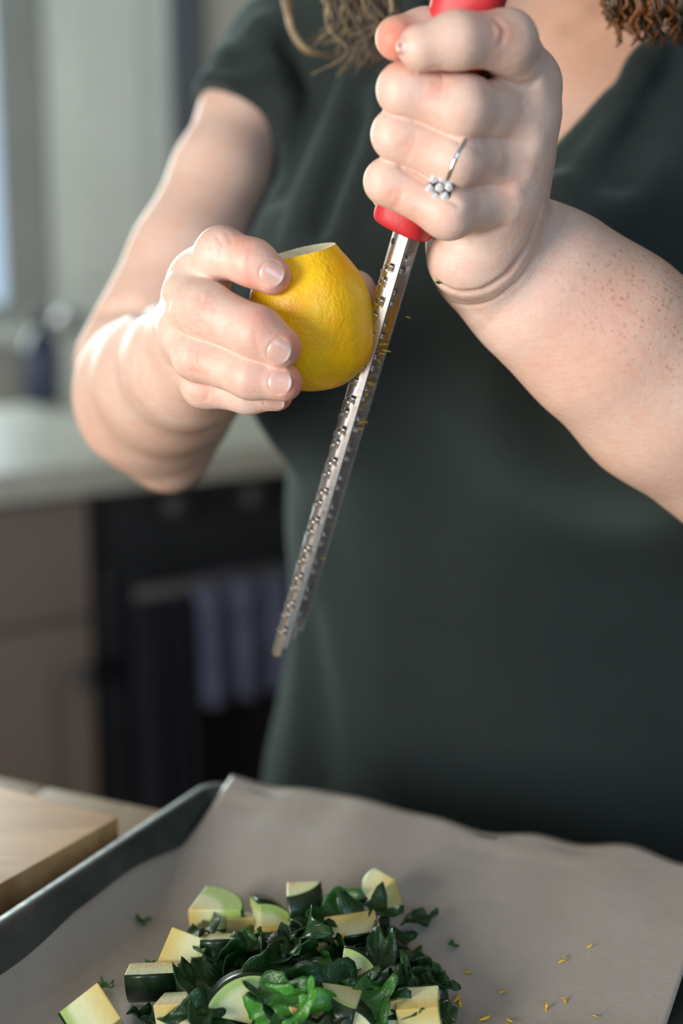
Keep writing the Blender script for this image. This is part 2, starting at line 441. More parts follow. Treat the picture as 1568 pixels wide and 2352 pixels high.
def cabinet(x0, x1, name, label):
    c = empty(name); tag(c, label, 'cabinet')
    box('carcass', (x0, 0.02, 0.08), (x1, 0.58, IZ - .04), M_TAUPE, c, 0.002, MC); box('plinth', (x0, 0.07, 0), (x1, 0.5, 0.08), M_OVEN, c, 0, MC)
    dr = box('drawer', (x0 + .004, 0.0, IZ - .20), (x1 - .004, 0.02, IZ - .045), M_TAUPE, c, 0.003, MC)
    dd = box('cabinet_door', (x0 + .004, 0.0, .085), (x1 - .004, 0.02, IZ - .205), M_TAUPE, c, 0.003, MC)
    box('door_inset', (x0 + .06, -0.004, .145), (x1 - .06, 0.002, IZ - .265), M_TAUPE, dd, 0.002, MC)
    for z, p in ((IZ - .12, dr), (IZ - .27, dd)):
        xk = (x0 + x1) / 2 if p is dr else x1 - .03
        bm = bmesh.new(); g = bmesh.ops.create_uvsphere(bm, u_segments=14, v_segments=8, radius=.016); bmesh.ops.translate(bm, vec=(xk, -.026, z), verts=g['verts'])
        box_bm(bm, (xk - .005, -.02, z - .005), (xk + .005, .0, z + .005)); bmesh.ops.transform(bm, matrix=MC, verts=bm.verts); link('knob', bm_mesh('knob', bm, True), M_KNOB, p)
    return c
xm = xb - 0.47
cabinet(xa, xm - .001, 'base_cabinet', 'taupe base cabinet farther from the dark oven'); cabinet(xm + .001, xb - .002, 'base_cabinet', 'taupe base cabinet standing right beside the dark oven')
tag(box('worktop', (xa - .01, -0.025, IZ - .038), (xc + .02, 0.60, IZ), M_STONE, None, 0.004, MC), 'pale stone worktop over the taupe cabinets and the dark oven', 'worktop')
ov = empty('oven'); tag(ov, 'dark enamel oven between the taupe cabinets and the dress', 'oven')
box('oven_body', (xb + .004, 0.02, 0.02), (xc, 0.58, IZ - .040), M_OVEN, ov, 0.004, MC)
od = box('oven_door', (xb + .012, 0.0, 0.16), (xc - .008, 0.022, IZ - .14), M_OVEN, ov, 0.004, MC)
box('oven_window', (xb + .09, -0.003, 0.28), (xc - .09, 0.004, IZ - .27), simple('oven_glass', (0.012, 0.013, 0.02), 0.08), od, 0.002, MC)
bm = bmesh.new(); g = bmesh.ops.create_cone(bm, cap_ends=True, segments=14, radius1=.010, radius2=.010, depth=xc - xb - .06); bmesh.ops.rotate(bm, matrix=Matrix.Rotation(R(90), 3, 'Y'), verts=g['verts'])
bmesh.ops.translate(bm, vec=((xb + xc) / 2, -.045, IZ - .17), verts=g['verts'])
for x in (xb + .06, xc - .06): box_bm(bm, (x - .008, -.045, IZ - .178), (x + .008, .0, IZ - .162))
bmesh.ops.transform(bm, matrix=MC, verts=bm.verts); link('oven_handle', bm_mesh('oven_handle', bm, True), M_KNOB, od)
box('oven_drawer', (xb + .012, 0.0, 0.03), (xc - .008, 0.022, 0.15), simple('oven_drawer_panel', (0.045, 0.042, 0.043), .4), ov, 0.003, MC)
for i in range(4):
    bm = bmesh.new(); g = bmesh.ops.create_cone(bm, cap_ends=True, segments=18, radius1=.019, radius2=.016, depth=.024); bmesh.ops.rotate(bm, matrix=Matrix.Rotation(R(90), 3, 'X'), verts=g['verts'])
    bmesh.ops.translate(bm, vec=(xb + .12 + i * .12, -.002, IZ - .07), verts=g['verts']); bmesh.ops.transform(bm, matrix=MC, verts=bm.verts); link('control_knob', bm_mesh('control_knob', bm, True), M_KNOB, ov)
def towel(x0, x1, zl, zl2, m, label):
    nu, nz = 22, 26; V = []; Fc = []; ztop = IZ - .17
    for j in range(nz * 2 + 1):
        t = j / (nz * 2)
        if t < .5: z = zl + (ztop - zl) * t * 2; y = -.060
        else: z = ztop - (ztop - zl2) * (t - .5) * 2; y = -.031
        if abs(t - .5) < .03: z = ztop + .012; y = -.045
        for i in range(nu + 1):
            u = i / nu; k = 1 - max(0, (z - zl) / (ztop - zl)) * .6
            V.append(MC @ Vector((x0 + (x1 - x0) * u, y - (0.012 if y < -.05 else .002) * k * math.sin(u * 17 + zl * 9) - (.004 if y < -.05 else 0) * k, z)))
    for j in range(nz * 2):
        for i in range(nu): a = j * (nu + 1) + i; Fc.append((a, a + 1, a + nu + 2, a + nu + 1))
    o = link('tea_towel', np_mesh('tea_towel', V, Fc), m); md = o.modifiers.new('thick', 'SOLIDIFY'); md.thickness = .003
    return tag(o, label, 'towel')
towel(along(262), along(378), .42, .55, simple('navy_towel_cloth', (0.006, 0.007, 0.015), .95, 0, .2, 60, .001), 'near-black tea towel hanging lowest on the oven handle')
towel(along(396), along(610), .57, .62, simple('slate_blue_towel_cloth', (0.085, 0.098, 0.165), .95, 0, .3, 25, .001), 'slate blue tea towel on the oven handle, shorter than the black one')
# bottle on the far worktop
bp = on_plane(100, 925, IZ); bm = bmesh.new(); prof = [(0, 0), (.028, 0), (.030, .006), (.030, .085), (.024, .105), (.011, .122), (.010, .140), (0, .140)]
def lathe(name, prof, m, parent=None, seg=28, M=None, smooth=True):
    V, Fc = [], []
    for r, z in prof:
        for k in range(seg): a = 2 * math.pi * k / seg; V.append(Vector((r * math.cos(a), r * math.sin(a), z)))
    for j in range(len(prof) - 1):
        for k in range(seg): a = j * seg + k; b = j * seg + (k + 1) % seg; Fc.append((a, b, b + seg, a + seg))
    if M is not None: V = [M @ v for v in V]
    me = np_mesh(name, V, Fc, smooth); bm = bmesh.new(); bm.from_mesh(me); bmesh.ops.remove_doubles(bm, verts=bm.verts, dist=1e-6); bm.to_mesh(me); bm.free()
    return link(name, me, m, parent)
bm.free()
bo = empty('bottle', (bp[0], bp[1], IZ)); tag(bo, 'small dark blue bottle on the pale stone worktop', 'bottle')
lathe('bottle_body', [(0, 0), (.028, 0), (.030, .006), (.030, .085), (.024, .105), (.011, .122), (.0105, .132), (0, .132)], simple('blue_glaze', (0.05, 0.07, 0.14), .25), bo)
lathe('cap', [(0, .130), (.013, .130), (.013, .15), (0, .15)], simple('cap_black', (.02, .02, .02), .4), bo)

# ------------------------------------------------------------------ island
IE = on_plane(200, 1826, IZ)                                    # a point of the far edge of the island
MI = frame((IE[0], IE[1], 0), D2, D1)
M_BLOCK = wood_mat('butcher_block', (0.46, 0.30, 0.16), (0.56, 0.39, 0.22), (0.63, 0.46, 0.28), (70, 5, 70), .45)
isl = empty('kitchen_island'); tag(isl, 'kitchen island with a pale butcher block top', 'kitchen island')
box('island_body', (-0.28, -0.74, 0.0), (0.86, -0.05, IZ - .04), M_TAUPE, isl, 0.003, MI)
for i in range(12):                                             # staves of the butcher block
    s = box('stave', (-0.34 + i * .105, -0.80, IZ - .04), (-0.34 + (i + 1) * .105 - .0008, 0.0, IZ), M_BLOCK, isl, 0.0015, MI)

# ------------------------------------------------------------------ the person
def J(px, py, dz, r): return (H(px, py, dz), r)
LEM_T = H(690, 572, -2); LEM_B = H(742, 886, 16); LEM_C = (LEM_T + LEM_B) / 2
LEM_Z = nrm(LEM_T - LEM_B); LEM_X = nrm(np.cross(LEM_Z, VIEW)); LEM_Y = np.cross(LEM_Z, LEM_X)
lemon_sdf = EL(LEM_C, (22.6, 22.6, 29.5), np.stack([LEM_X, LEM_Y, LEM_Z]))
GA = Pw(1084, 0, 0.477); GB = Pw(648, 1490, 0.600)                 # grater axis
GT = nrm(GB - GA)
# body frame: she stands turned a little towards the side window
MB = np.array([0.088, 0.770]); E1 = np.array([0.883, -0.469, 0]); E2 = np.array([0.469, 0.883, 0]); EZ = np.array([0, 0, 1.0])
def BP(a, b, z): return np.array([MB[0], MB[1], 0]) + E1 * a + E2 * b + EZ * z
BAX = np.stack([E1, E2, EZ])

# --- the arm whose fist holds the grater
FA = Field(k=9.0); FA.join = 0.6
wrA = H(1143, 583, 24)
FA.base = [
    RC(H(1208, 190, -20), H(1150, 560, 14), 11.0, 15.5),
    RC(H(1200, 265, -22), H(1125, 575, 7), 11.5, 16.5),
    RC(H(1178, 360, -17), H(1095, 585, 4), 11.0, 14.5),
    RC(H(1150, 452, -13), H(1065, 592, 3), 10.5, 12.5),
    RC(H(1150, 290, -2), H(1080, 520, 15), 14.0, 15.0),
    RC(H(1095, 430, 18), H(1120, 200, 0), 14.0, 11.0),
]
SH_A = BP(0.165, 0.01, 1.285); EL_A = H(1850, 1150, 78)
fore = chain([(wrA, 26.5), (H(1260, 667, 26), 30.0), (H(1388, 770, 32), 34.0), (H(1530, 890, 44), 38.0), (EL_A, 39)], fn=VIEW, ff=1.28)
upper = chain([(EL_A, 37), (SH_A, 42)])
FA.limbs = [
    (chain([J(1208, 190, -20, 11), J(1163, 93, -46, 9.6), J(1050, 92, -57, 8.7), J(968, 109, -58, 7.7)]), 4.0, 6.0),
    (chain([J(1200, 265, -22, 11.5), J(1060, 245, -44, 10.0), J(928, 206, -44, 8.5), J(935, 226, -22, 8), J(990, 248, -8, 7.5)]), 4.0, 6.0),
    (chain([J(1178, 360, -17, 11), J(1045, 366, -37, 9.2), J(913, 309, -36, 8.3), J(922, 328, -14, 7.8), J(978, 345, 0, 7.3)]), 4.0, 6.0),
    (chain([J(1150, 452, -13, 10.5), J(1030, 487, -30, 8.9), J(890, 417, -28, 7.5), J(900, 438, -8, 7), J(955, 455, 4, 6.6)]), 4.0, 6.0),
    (chain([J(1120, 330, 10, 12.5), J(1100, 150, -12, 11), J(976, 82, -36, 8.6), J(912, 88, -43, 7.4)]), 4.0, 5.0),
    (fore, 10.0, 9.0), (upper, 8.0, 5.0)]
S = FA.stroke
# wrist folds, knuckle wrinkles, small veins and dimples
S([(1006, 650), (1050, 672), (1105, 668), (1165, 630), (1215, 560), (1243, 480)], 1.3, 1.3)
S([(1040, 697), (1100, 700), (1170, 662), (1230, 590)], 1.1, 0.55)
S([(960, 590), (985, 630), (1020, 655)], 1.0, 0.4)
S([(1085, 545), (1120, 540), (1150, 525)], 2.2, 0.9)
S([(1014, 172), (1018, 198), (1010, 228)], 0.8, 0.40); S([(996, 178), (994, 205), (985, 232)], 0.7, 0.22); S([(975, 190), (972, 225)], 0.8, 0.18)
S([(955, 312), (950, 338), (935, 366)], 0.8, 0.30); S([(938, 315), (930, 340), (918, 360)], 0.7, 0.2); S([(968, 330), (958, 360)], 0.7, 0.18)
S([(922, 440), (916, 462), (902, 478)], 0.8, 0.25); S([(905, 435), (897, 455)], 0.7, 0.18)
S([(1138, 48), (1156, 70), (1150, 96)], 1.3, 0.55); S([(1128, 60), (1134, 80)], 1.0, 0.25)
S([(1090, 165), (1130, 192), (1185, 205), (1225, 190)], 1.6, 0.8)
S([(1050, 470), (1030, 458), (1010, 445)], 1.0, 0.6)
S([(1060, 330), (1110, 352), (1140, 360)], 1.6, 0.45)
S([(1184, 438)], 3.0, -0.8); S([(1240, 330)], 4.0, -0.9); S([(1245, 215)], 5, -0.9); S([(1152, 70)], 4.5, -0.6)
S([(1110, 380), (1150, 410), (1180, 430)], 2.5, -0.35)
S([(1100, 470), (1075, 500), (1085, 540)], 2.5, 0.35)

S([(885, 257), (930, 268), (1000, 298), (1062, 331)], 0.8, 0.45); S([(866, 353), (920, 386), (980, 426), (1012, 446)], 0.8, 0.45); S([(935, 151), (1010, 154), (1075, 164)], 0.8, 0.4)
S([(1030, 180), (1033, 205), (1026, 232)], 0.6, 0.2); S([(1004, 172), (1007, 205), (998, 235)], 0.6, 0.2); S([(925, 330), (912, 350)], 0.6, 0.2); S([(945, 308), (941, 335), (928, 362)], 0.5, 0.2)
S([(1195, 235), (1215, 205), (1238, 180)], 1.2, 0.35); S([(1200, 255), (1225, 225)], 1.0, 0.25)
S([(1230, 300), (1215, 400), (1180, 500)], 3.0, -0.35); S([(1180, 300), (1165, 380)], 3.0, 0.3)

# --- the arm whose hand holds the lemon
FB = Field(k=9.0); FB.join = 0.9
FB.base = [
    RC(H(458, 640, 8), H(430, 800, 60), 10.0, 19),
    RC(H(438, 697, 1), H(425, 820, 62), 10.5, 19),
    RC(H(440, 772, 6), H(430, 845, 64), 10.2, 18),
    RC(H(470, 860, 16), H(440, 860, 64), 9.5, 17),
    RC(H(520, 760, 38), H(450, 840, 62), 13, 17),
]
SH_B = Pw(668, 165, 0.80); EL_B = H(338, 895, 195)
foreB = chain([(H(432, 838, 60), 22.5), (H(392, 868, 115), 32), (H(356, 905, 165), 37.5), (EL_B, 35)])
foreB.append(RC(H(356, 950, 168), H(385, 1030, 182), 32, 22))
upB = chain([(H(322, 840, 200), 33), (H(428, 590, 208), 27.5), (H(508, 400, 222), 24.5), (H(566, 268, 238), 24.0), (SH_B, 27)])
FB.limbs = [
    (chain([J(458, 640, 8, 10), J(508, 580, -9, 8.9), J(580, 604, -15, 8.1), J(625, 633, -16.5, 6.9)]), 3.5, 6.0),
    (chain([J(438, 697, 1, 10.5), J(470, 712, -12, 10.0), J(590, 764, -23, 8.9), J(642, 797, -23.5, 7.6)]), 3.5, 6.0),
    (chain([J(440, 772, 6, 10.2), J(452, 818, -6, 8.6), J(575, 864, -17, 7.8), J(652, 879, -19, 6.6)]), 3.5, 6.0),
    (chain([J(470, 860, 16, 9.5), J(468, 886, 4, 7.8), J(570, 905, -3, 6.8), J(637, 908, -5.5, 5.6)]), 3.5, 6.0),
    (chain([J(475, 775, 50, 12), J(600, 765, 54, 10), J(740, 700, 46, 9), J(815, 668, 30, 8.0)]), 4.0, 6.0),
    (foreB, 8.0, 14.0), (upB, 8.0, 4.0)]
FB.cuts = [(lemon_sdf, 1.5)]
S = FB.stroke
for pts, wd, a in (
    ([(462, 685), (452, 715), (458, 742)], 0.8, 0.45), ([(480, 690), (468, 712), (466, 740)], 0.7, 0.28), ([(447, 700), (443, 728)], 0.8, 0.25),
    ([(444, 800), (436, 830), (446, 858)], 0.8, 0.50), ([(460, 808), (456, 835), (462, 860)], 0.7, 0.28), ([(552, 846), (551, 870)], 0.6, 0.2),
    ([(480, 902), (474, 918)], 0.8, 0.4), ([(552, 915), (552, 932)], 0.6, 0.15),
    ([(500, 545), (512, 565), (505, 590)], 0.8, 0.35), ([(522, 538), (530, 556), (528, 575)], 0.7, 0.3), ([(485, 560), (490, 585)], 0.8, 0.25),
    ([(575, 572), (570, 600), (572, 630)], 0.7, 0.22), ([(592, 745), (586, 772), (590, 800)], 0.7, 0.2),
    ([(425, 752), (450, 770), (480, 782)], 1.0, 0.35), ([(400, 800), (415, 850), (440, 890)], 1.2, 0.4),
    ([(230, 718), (300, 706), (372, 697)], 4.0, 3.2)):
    S(pts, wd, a)
S([(520, 540)], 4.0, -0.5); S([(460, 715)], 4.5, -0.4); S([(448, 830)], 4, -0.4)

def nail(F, c, prox, half_w, L, parent, name='fingernail', tipfrac=0.16):
    """thin curved plate laid on the finger at pixel c, growing away from pixel prox (mm sizes)"""
    P, _ = F.trace([c, prox]); p, q = P; n = F.grad(p[None], 1.2)[0]
    a = p - q; a = nrm(a - n * (a @ n)); b = np.cross(n, a); nu, nv = 15, 19; pts = []
    for j in range(nv):
        v = -1 + 2 * j / (nv - 1)
        wv = half_w * (1 - 0.30 * max(0, -v) ** 3.0 - 0.42 * max(0, v) ** 5)
        for i in range(nu):
            u = -1 + 2 * i / (nu - 1)
            vv = v * (1 - 0.16 * u * u * (1 if v > 0 else 0.8) * abs(v))
            pts.append(p + a * (vv * L / 2) + b * (u * wv) + n * 4.0)
    X = np.array(pts); t = np.zeros(len(X))
    for _ in range(60): t = t + np.clip(F(X - n * t[:, None]) * 0.7, -3, 3)
    t = np.clip(t, 2.0, 4.0 + half_w * 0.75)
    # smooth the plate: fit t by a quadratic in the plate coordinates
    u = ((X - p) @ b); v = ((X - p) @ a); A = np.stack([np.ones_like(u), u, v, u * u, v * v, u * v], 1)
    co, *_ = np.linalg.lstsq(A, t, rcond=None); ts = A @ co
    un = np.tile(np.linspace(-1, 1, nu), nv); vn = np.repeat(np.linspace(-1, 1, nv), nu)
    lift = 0.42 - 0.75 * np.abs(un) ** 4 - 0.75 * np.clip(-vn, 0, 1) ** 4 + 0.25 * np.clip(vn, 0, 1) ** 2
    top = X - n * ts[:, None] + n * lift[:, None]; bot = top - n * 0.55
    Vv = np.concatenate([top, bot]); m = nu * nv; Fc = []
    for j in range(nv - 1):
        for i in range(nu - 1):
            k = j * nu + i; Fc.append((k, k + 1, k + nu + 1, k + nu)); Fc.append((m + k, m + k + nu, m + k + nu + 1, m + k + 1))
    ring = [i for i in range(nu)] + [j * nu + nu - 1 for j in range(1, nv)] + [(nv - 1) * nu + i for i in range(nu - 2, -1, -1)] + [j * nu for j in range(nv - 2, 0, -1)]
    for x, y in zip(ring, ring[1:] + ring[:1]): Fc.append((x, m + x, m + y, y))
    me = np_mesh(name, Vv / 1000, Fc)
    tip = np.clip((vn - (1 - 2 * tipfrac) - 0.08 * (1 - un * un)) * 9, 0, 1); set_attr(me, 'tip', np.concatenate([tip, tip]))
    return link(name, me, M_NAIL, parent)
def nail_bed(F, c, prox, half_w, L):
    """soft fold of skin round the nail"""
    P, _ = F.trace([c, prox]); p, q = P; n = F.grad(p[None], 1.2)[0]
    a = p - q; a = nrm(a - n * (a @ n)); b = np.cross(n, a); pts = []
    for s in np.linspace(-1, 1, 13):
        th = s * 2.1
        pts.append(p - a * (math.cos(th) * (L / 2 + 0.5)) + b * (math.sin(th) * (half_w + 0.5)) + n * 2)
    X = np.array(pts); t = np.zeros(len(X))
    for _ in range(50): t = t + np.clip(F(X - n * t[:, None], strokes=False) * 0.7, -2, 2)
    X = X - n * t[:, None]; F.strokes.append((X, 0.85, -0.35, X.min(0), X.max(0)))
    Y = p[None] - a * 0.0; F.strokes.append((Y, half_w * 0.9, 0.30, Y.min(0), Y.max(0)))
NAILS_B = [((623, 626), (585, 610), 4.5, 9.2), ((639, 808), (600, 790), 4.7, 8.6), ((641, 878), (600, 872), 4.2, 8.6), ((628, 926), (590, 922), 3.6, 8.0)]
for c, pr, hw, L in NAILS_B: nail_bed(FB, c, pr, hw, L)

# --- torso, neck, head and legs
FT = Field(k=45.0); FT.margin = 260.0
def torso(off):
    e = lambda a, b, z, r: EL(BP(a, b, z), np.array(r) + off, BAX)
    return [e(0.012, 0.035, 0.84, (165, 122, 170)), e(0.01, 0.035, 1.02, (146, 112, 190)), e(0.012, 0.01, 1.17, (140, 108, 150)),
            RC(Pw(705, 112, 0.785), BP(0.155, 0.03, 1.262), 28 + off, 46 + off), e(0, 0.03, 1.25, (120, 72, 72)),
            EL(BP(-0.048, -0.066, 1.135), np.array((66, 62, 72)) + off, BAX), EL(BP(0.085, -0.072, 1.135), np.array((72, 66, 74)) + off, BAX)]
FT.base = torso(0.0)
neck = [RC(BP(0, 0.035, 1.26), BP(0, 0.015, 1.43), 54, 50)]
head = [EL(BP(0, 0.005, 1.515), (72, 92, 100), BAX), EL(BP(0, -0.035, 1.455), (52, 55, 55), BAX), RC(BP(0, -0.088, 1.525), BP(0, -0.103, 1.492), 8, 12),
        RC(BP(-0.074, 0.01, 1.52), BP(-0.074, 0.012, 1.49), 12, 9), RC(BP(0.074, 0.01, 1.52), BP(0.074, 0.012, 1.49), 12, 9),
        RC(BP(-0.018, -0.082, 1.462), BP(0.018, -0.082, 1.462), 8, 8)]
legs = []
for s in (-1, 1):
    legs += chain([(BP(s * 0.085, 0.04, 0.80), 78), (BP(s * 0.085, 0.03, 0.45), 58), (BP(s * 0.085, 0.05, 0.10), 38), (BP(s * 0.085, 0.05, 0.036), 36), (BP(s * 0.09, -0.10, 0.026), 25)])
FT.limbs = [(neck + head, 22.0, 40.0), (legs, 25.0, 20.0), ([RC(SH_A, EL_A, 42, 37)], 5, 25), ([RC(SH_B, H(580, 250, 246), 16, 15)], 5, 15)]
FT.join = 14.0
FT.strokes.append((np.array([BP(0.025, -0.085, 1.292), BP(0.14, -0.02, 1.318)]) * 1000, 8.0, -4.0, BP(-.1, -.2, 1.2) * 1000, BP(.3, .1, 1.4) * 1000))
for s in (-1, 1): FT.strokes.append((np.array([BP(s * 0.032, -0.088, 1.53)]) * 1000, 13.0, 9.0, BP(-.2, -.2, 1.5) * 1000, BP(.2, .1, 1.6) * 1000))

FT.stroke([(1405, 5), (1330, 66), (1240, 135)], 5.0, 3.2); FT.stroke([(1385, -8), (1310, 48), (1225, 110)], 6.0, -2.0)
person = empty('person', BP(0, 0, 0))
tag(person, 'person in dark green V-neck dress zesting a lemon over the tray', 'person')
def world_child(o):                                     # parts are authored in world space
    o.parent = person; o.matrix_parent_inverse = Matrix.Translation(-person.location); return o
prims = lambda F: F.base + [p for l in F.limbs for p in l[0]]
def bounds(F, pad=6):
    ps = prims(F); return np.min([p.c - p.R for p in ps], 0) - pad, np.max([p.c + p.R for p in ps], 0) + pad
def plane(pt, d):
    pt = np.asarray(pt) * 1000; d = nrm(d); return lambda V: (V - pt) @ d
plA = plane(H(1180, 620, 26), H(1388, 770, 32) - wrA); plB = plane(H(418, 848, 80), H(356, 905, 165) - H(432, 838, 60))
cutA = plane(EL_A * 0.35 + SH_A * 0.65, SH_A - EL_A); cutB = plane(H(580, 250, 246), SH_B - H(505, 400, 240))
loA, hiA = bounds(FA); loB, hiB = bounds(FB)
hand_lo = lambda F: (np.min([p.c - p.R for p in F.base + [q for l in F.limbs[:5] for q in l[0]]], 0) - 12, np.max([p.c + p.R for p in F.base + [q for l in F.limbs[:5] for q in l[0]]], 0) + 12)
parts = []
a, b = hand_lo(FA); parts.append(surface(FA, a - 10, b + 25, 0.72, keep=lambda V: plA(V) < 2.5))
parts.append(surface(FA, loA, hiA, 1.5, keep=lambda V: (plA(V) > -2.5) & (cutA(V) < 6)))
a, b = hand_lo(FB); parts.append(surface(FB, a - 10, b + 15, 0.72, keep=lambda V: plB(V) < 3))
parts.append(surface(FB, loB, hiB, 2.2, keep=lambda V: (plB(V) > -3) & (cutB(V) < 6)))
nA = len(parts[0][0]) + len(parts[1][0])
lo, hi = bounds(FT, 10); parts.append(surface(FT, lo, hi, 5.0, keep=lambda V: (cutA(V) > -60) & (V[:, 2] > 1), slack=1.6))
V, Q = merge(parts)
body_me = fast_mesh('body', V / 1000, Q)
tp = lambda F, x, y: F.trace([(x, y)])[0][0]
fl = [(tp(FB, *c), r, v) for c, r, v in (((648, 640), 8, .75), ((672, 795), 8, .85), ((680, 880), 8, .9), ((660, 925), 7, .8), ((575, 640), 9, .45), ((600, 735), 8, .5),
      ((560, 560), 7, .55), ((455, 720), 6, .45), ((445, 835), 6, .4), ((575, 780), 9, .3), ((560, 880), 9, .3), ((470, 905), 7, .45))]
fl += [(tp(FA, *c), r, v) for c, r, v in (((905, 90), 10, .95), ((1000, 205), 5, .5), ((945, 340), 5, .38), ((905, 460), 5, .45), ((1165, 435), 4, .4), ((960, 500), 10, .28),
      ((1150, 70), 6, .45), ((1395, 750), 25, .28), ((985, 250), 12, .15))]
flush = spots(V, fl)
set_attr(body_me, 'flush', flush)
fr = np.zeros(len(V)); tn = np.zeros(len(V)); n0, n1 = len(parts[0][0]), nA
e = plA(V[:nA]); upv = (V[:nA] - EL_A * 1000) @ nrm(np.cross(nrm(EL_A - wrA), VIEW)); upv *= np.sign(nrm(np.cross(nrm(EL_A - wrA), VIEW))[2])
axd = (V[:nA] - wrA * 1000) @ nrm(np.cross(nrm(H(1388, 770, 32) - wrA), -VIEW)) ; axd *= np.sign(nrm(np.cross(nrm(H(1388, 770, 32) - wrA), -VIEW))[2])
fr[:nA] = np.clip(e / 25, 0, 1) * np.clip((axd + 18) / 26, 0.12, 1)
tn[:nA] = 0.22 * np.clip(e / 40, 0, 1)
nB1 = nA + len(parts[2][0]) + len(parts[3][0])
tn[nA:nB1] = 0.12 * np.clip(plB(V[nA:nB1]) / 40, 0, 1)
fr[nB1:] = 0.25; tn[nB1:] = 0.45
set_attr(body_me, 'freckle', fr); set_attr(body_me, 'tan', tn)
body = world_child(link('body', body_me, M_SKIN))
print('body quads', len(Q))
for c, pr, hw, L in NAILS_B: world_child(nail(FB, c, pr, hw, L, None))
world_child(nail(FA, (922, 106), (945, 104), 3.4, 5.5, None))

# --- dress: the torso's own shape a little larger, open at the neck, with short sleeves
FD = Field(k=45.0); FD.margin = 260.0; FD.join = 10.0
FD.base = torso(7.0) + [EL(BP(0.02, 0.045, 0.70), (178, 145, 260), BAX), RC(BP(0.02, 0.045, 0.62), BP(0.02, 0.045, 0.44), 165, 180, fn=E2, ff=1.3)]
slB0, slB1 = SH_B, H(558, 262, 238)
slA1 = SH_A * 0.42 + EL_A * 0.58
FD.limbs = []
hemB = plane(H(556, 258, 224), np.cross(nrm(H(640, 311, 224) - H(472, 206, 224)), nrm(VIEW + np.array([0, 0, -0.25]))))
if hemB(np.array([H(508, 400, 222) * 1000]))[0] < 0: hemB = (lambda f: (lambda V: -f(V)))(hemB)
hemA = plane(slA1, EL_A - SH_A)
vL0, vL1 = BP(0.0, 0, 1.185), BP(0.125, 0, 1.335)
def neck_open(P):
    x = (P - BP(0, 0, 0) * 1000) @ E1; z = P[:, 2]; y = (P - BP(0, 0, 0) * 1000) @ E2
    xr = x - 20.0
    return np.where(y < 20, np.where(xr > 0, xr * 1.5, -xr * 3.2) - (z - 1163.0), np.abs(x) * 1.2 - (z - 1268.0)) * 0.65   # < 0 inside the V
FD.cuts = [(lambda P: neck_open(P), 6.0), (lambda P: P[:, 2] - 445.0, 4.0)]
near = lambda P, c: np.linalg.norm(P - np.asarray(c) * 1000, axis=1)
FD.limbs = [([Cut(RC(slB0, slB1 * 1.35 - slB0 * 0.35, 35, 29), hemB)], 5, 30), ([Cut(RC(SH_A, slA1 * 1.2 - SH_A * .2, 50, 46), hemA)], 5, 30)]
S = FD.stroke
for pts, wd, a in (     # soft drapes falling from the shoulders and across the bust
    ([(820, 160), (770, 300), (720, 430), (690, 540)], 9, -5.5), ([(860, 230), (850, 330), (800, 470), (770, 560)], 7, -3.0), ([(760, 150), (700, 290), (650, 430)], 8, 3.5),
    ([(835, 260), (775, 420), (740, 520)], 7, 3.0), ([(600, 60), (640, 160), (665, 240)], 8, -4), ([(650, 120), (690, 200)], 8, 4), ([(540, 150), (580, 215), (620, 270)], 7, 3.0), ([(520, 120), (570, 180)], 8, -2.5),
    ([(1490, 130), (1420, 230), (1350, 340), (1290, 430)], 8, -5.0), ([(1440, 190), (1380, 280), (1310, 390)], 7, 4.0), ([(1400, 175), (1340, 250), (1290, 330)], 8, -2.0), ([(1530, 180), (1480, 290), (1420, 400)], 10, 3.5),
    ([(700, 820), (800, 900), (900, 980)], 22, 4), ([(640, 1080), (760, 1050), (900, 1100)], 26, -4), ([(620, 1500), (640, 1650), (660, 1800)], 20, -6), ([(700, 1450), (720, 1600), (730, 1800)], 20, 4),
    ([(880, 1300), (900, 1500), (910, 1800)], 25, -3)):
    S(pts, wd, a * (2.3 if wd < 12 else 1.5))
lo, hi = bounds(FD, 10); Vd, Qd = surface(FD, lo, hi, 3.6, slack=1.7)
dress = world_child(link('dress', fast_mesh('dress', Vd / 1000, Qd), M_DRESS)); dress['label'] = 'dark green V-neck jersey dress with short sleeves'
print('dress quads', len(Qd))

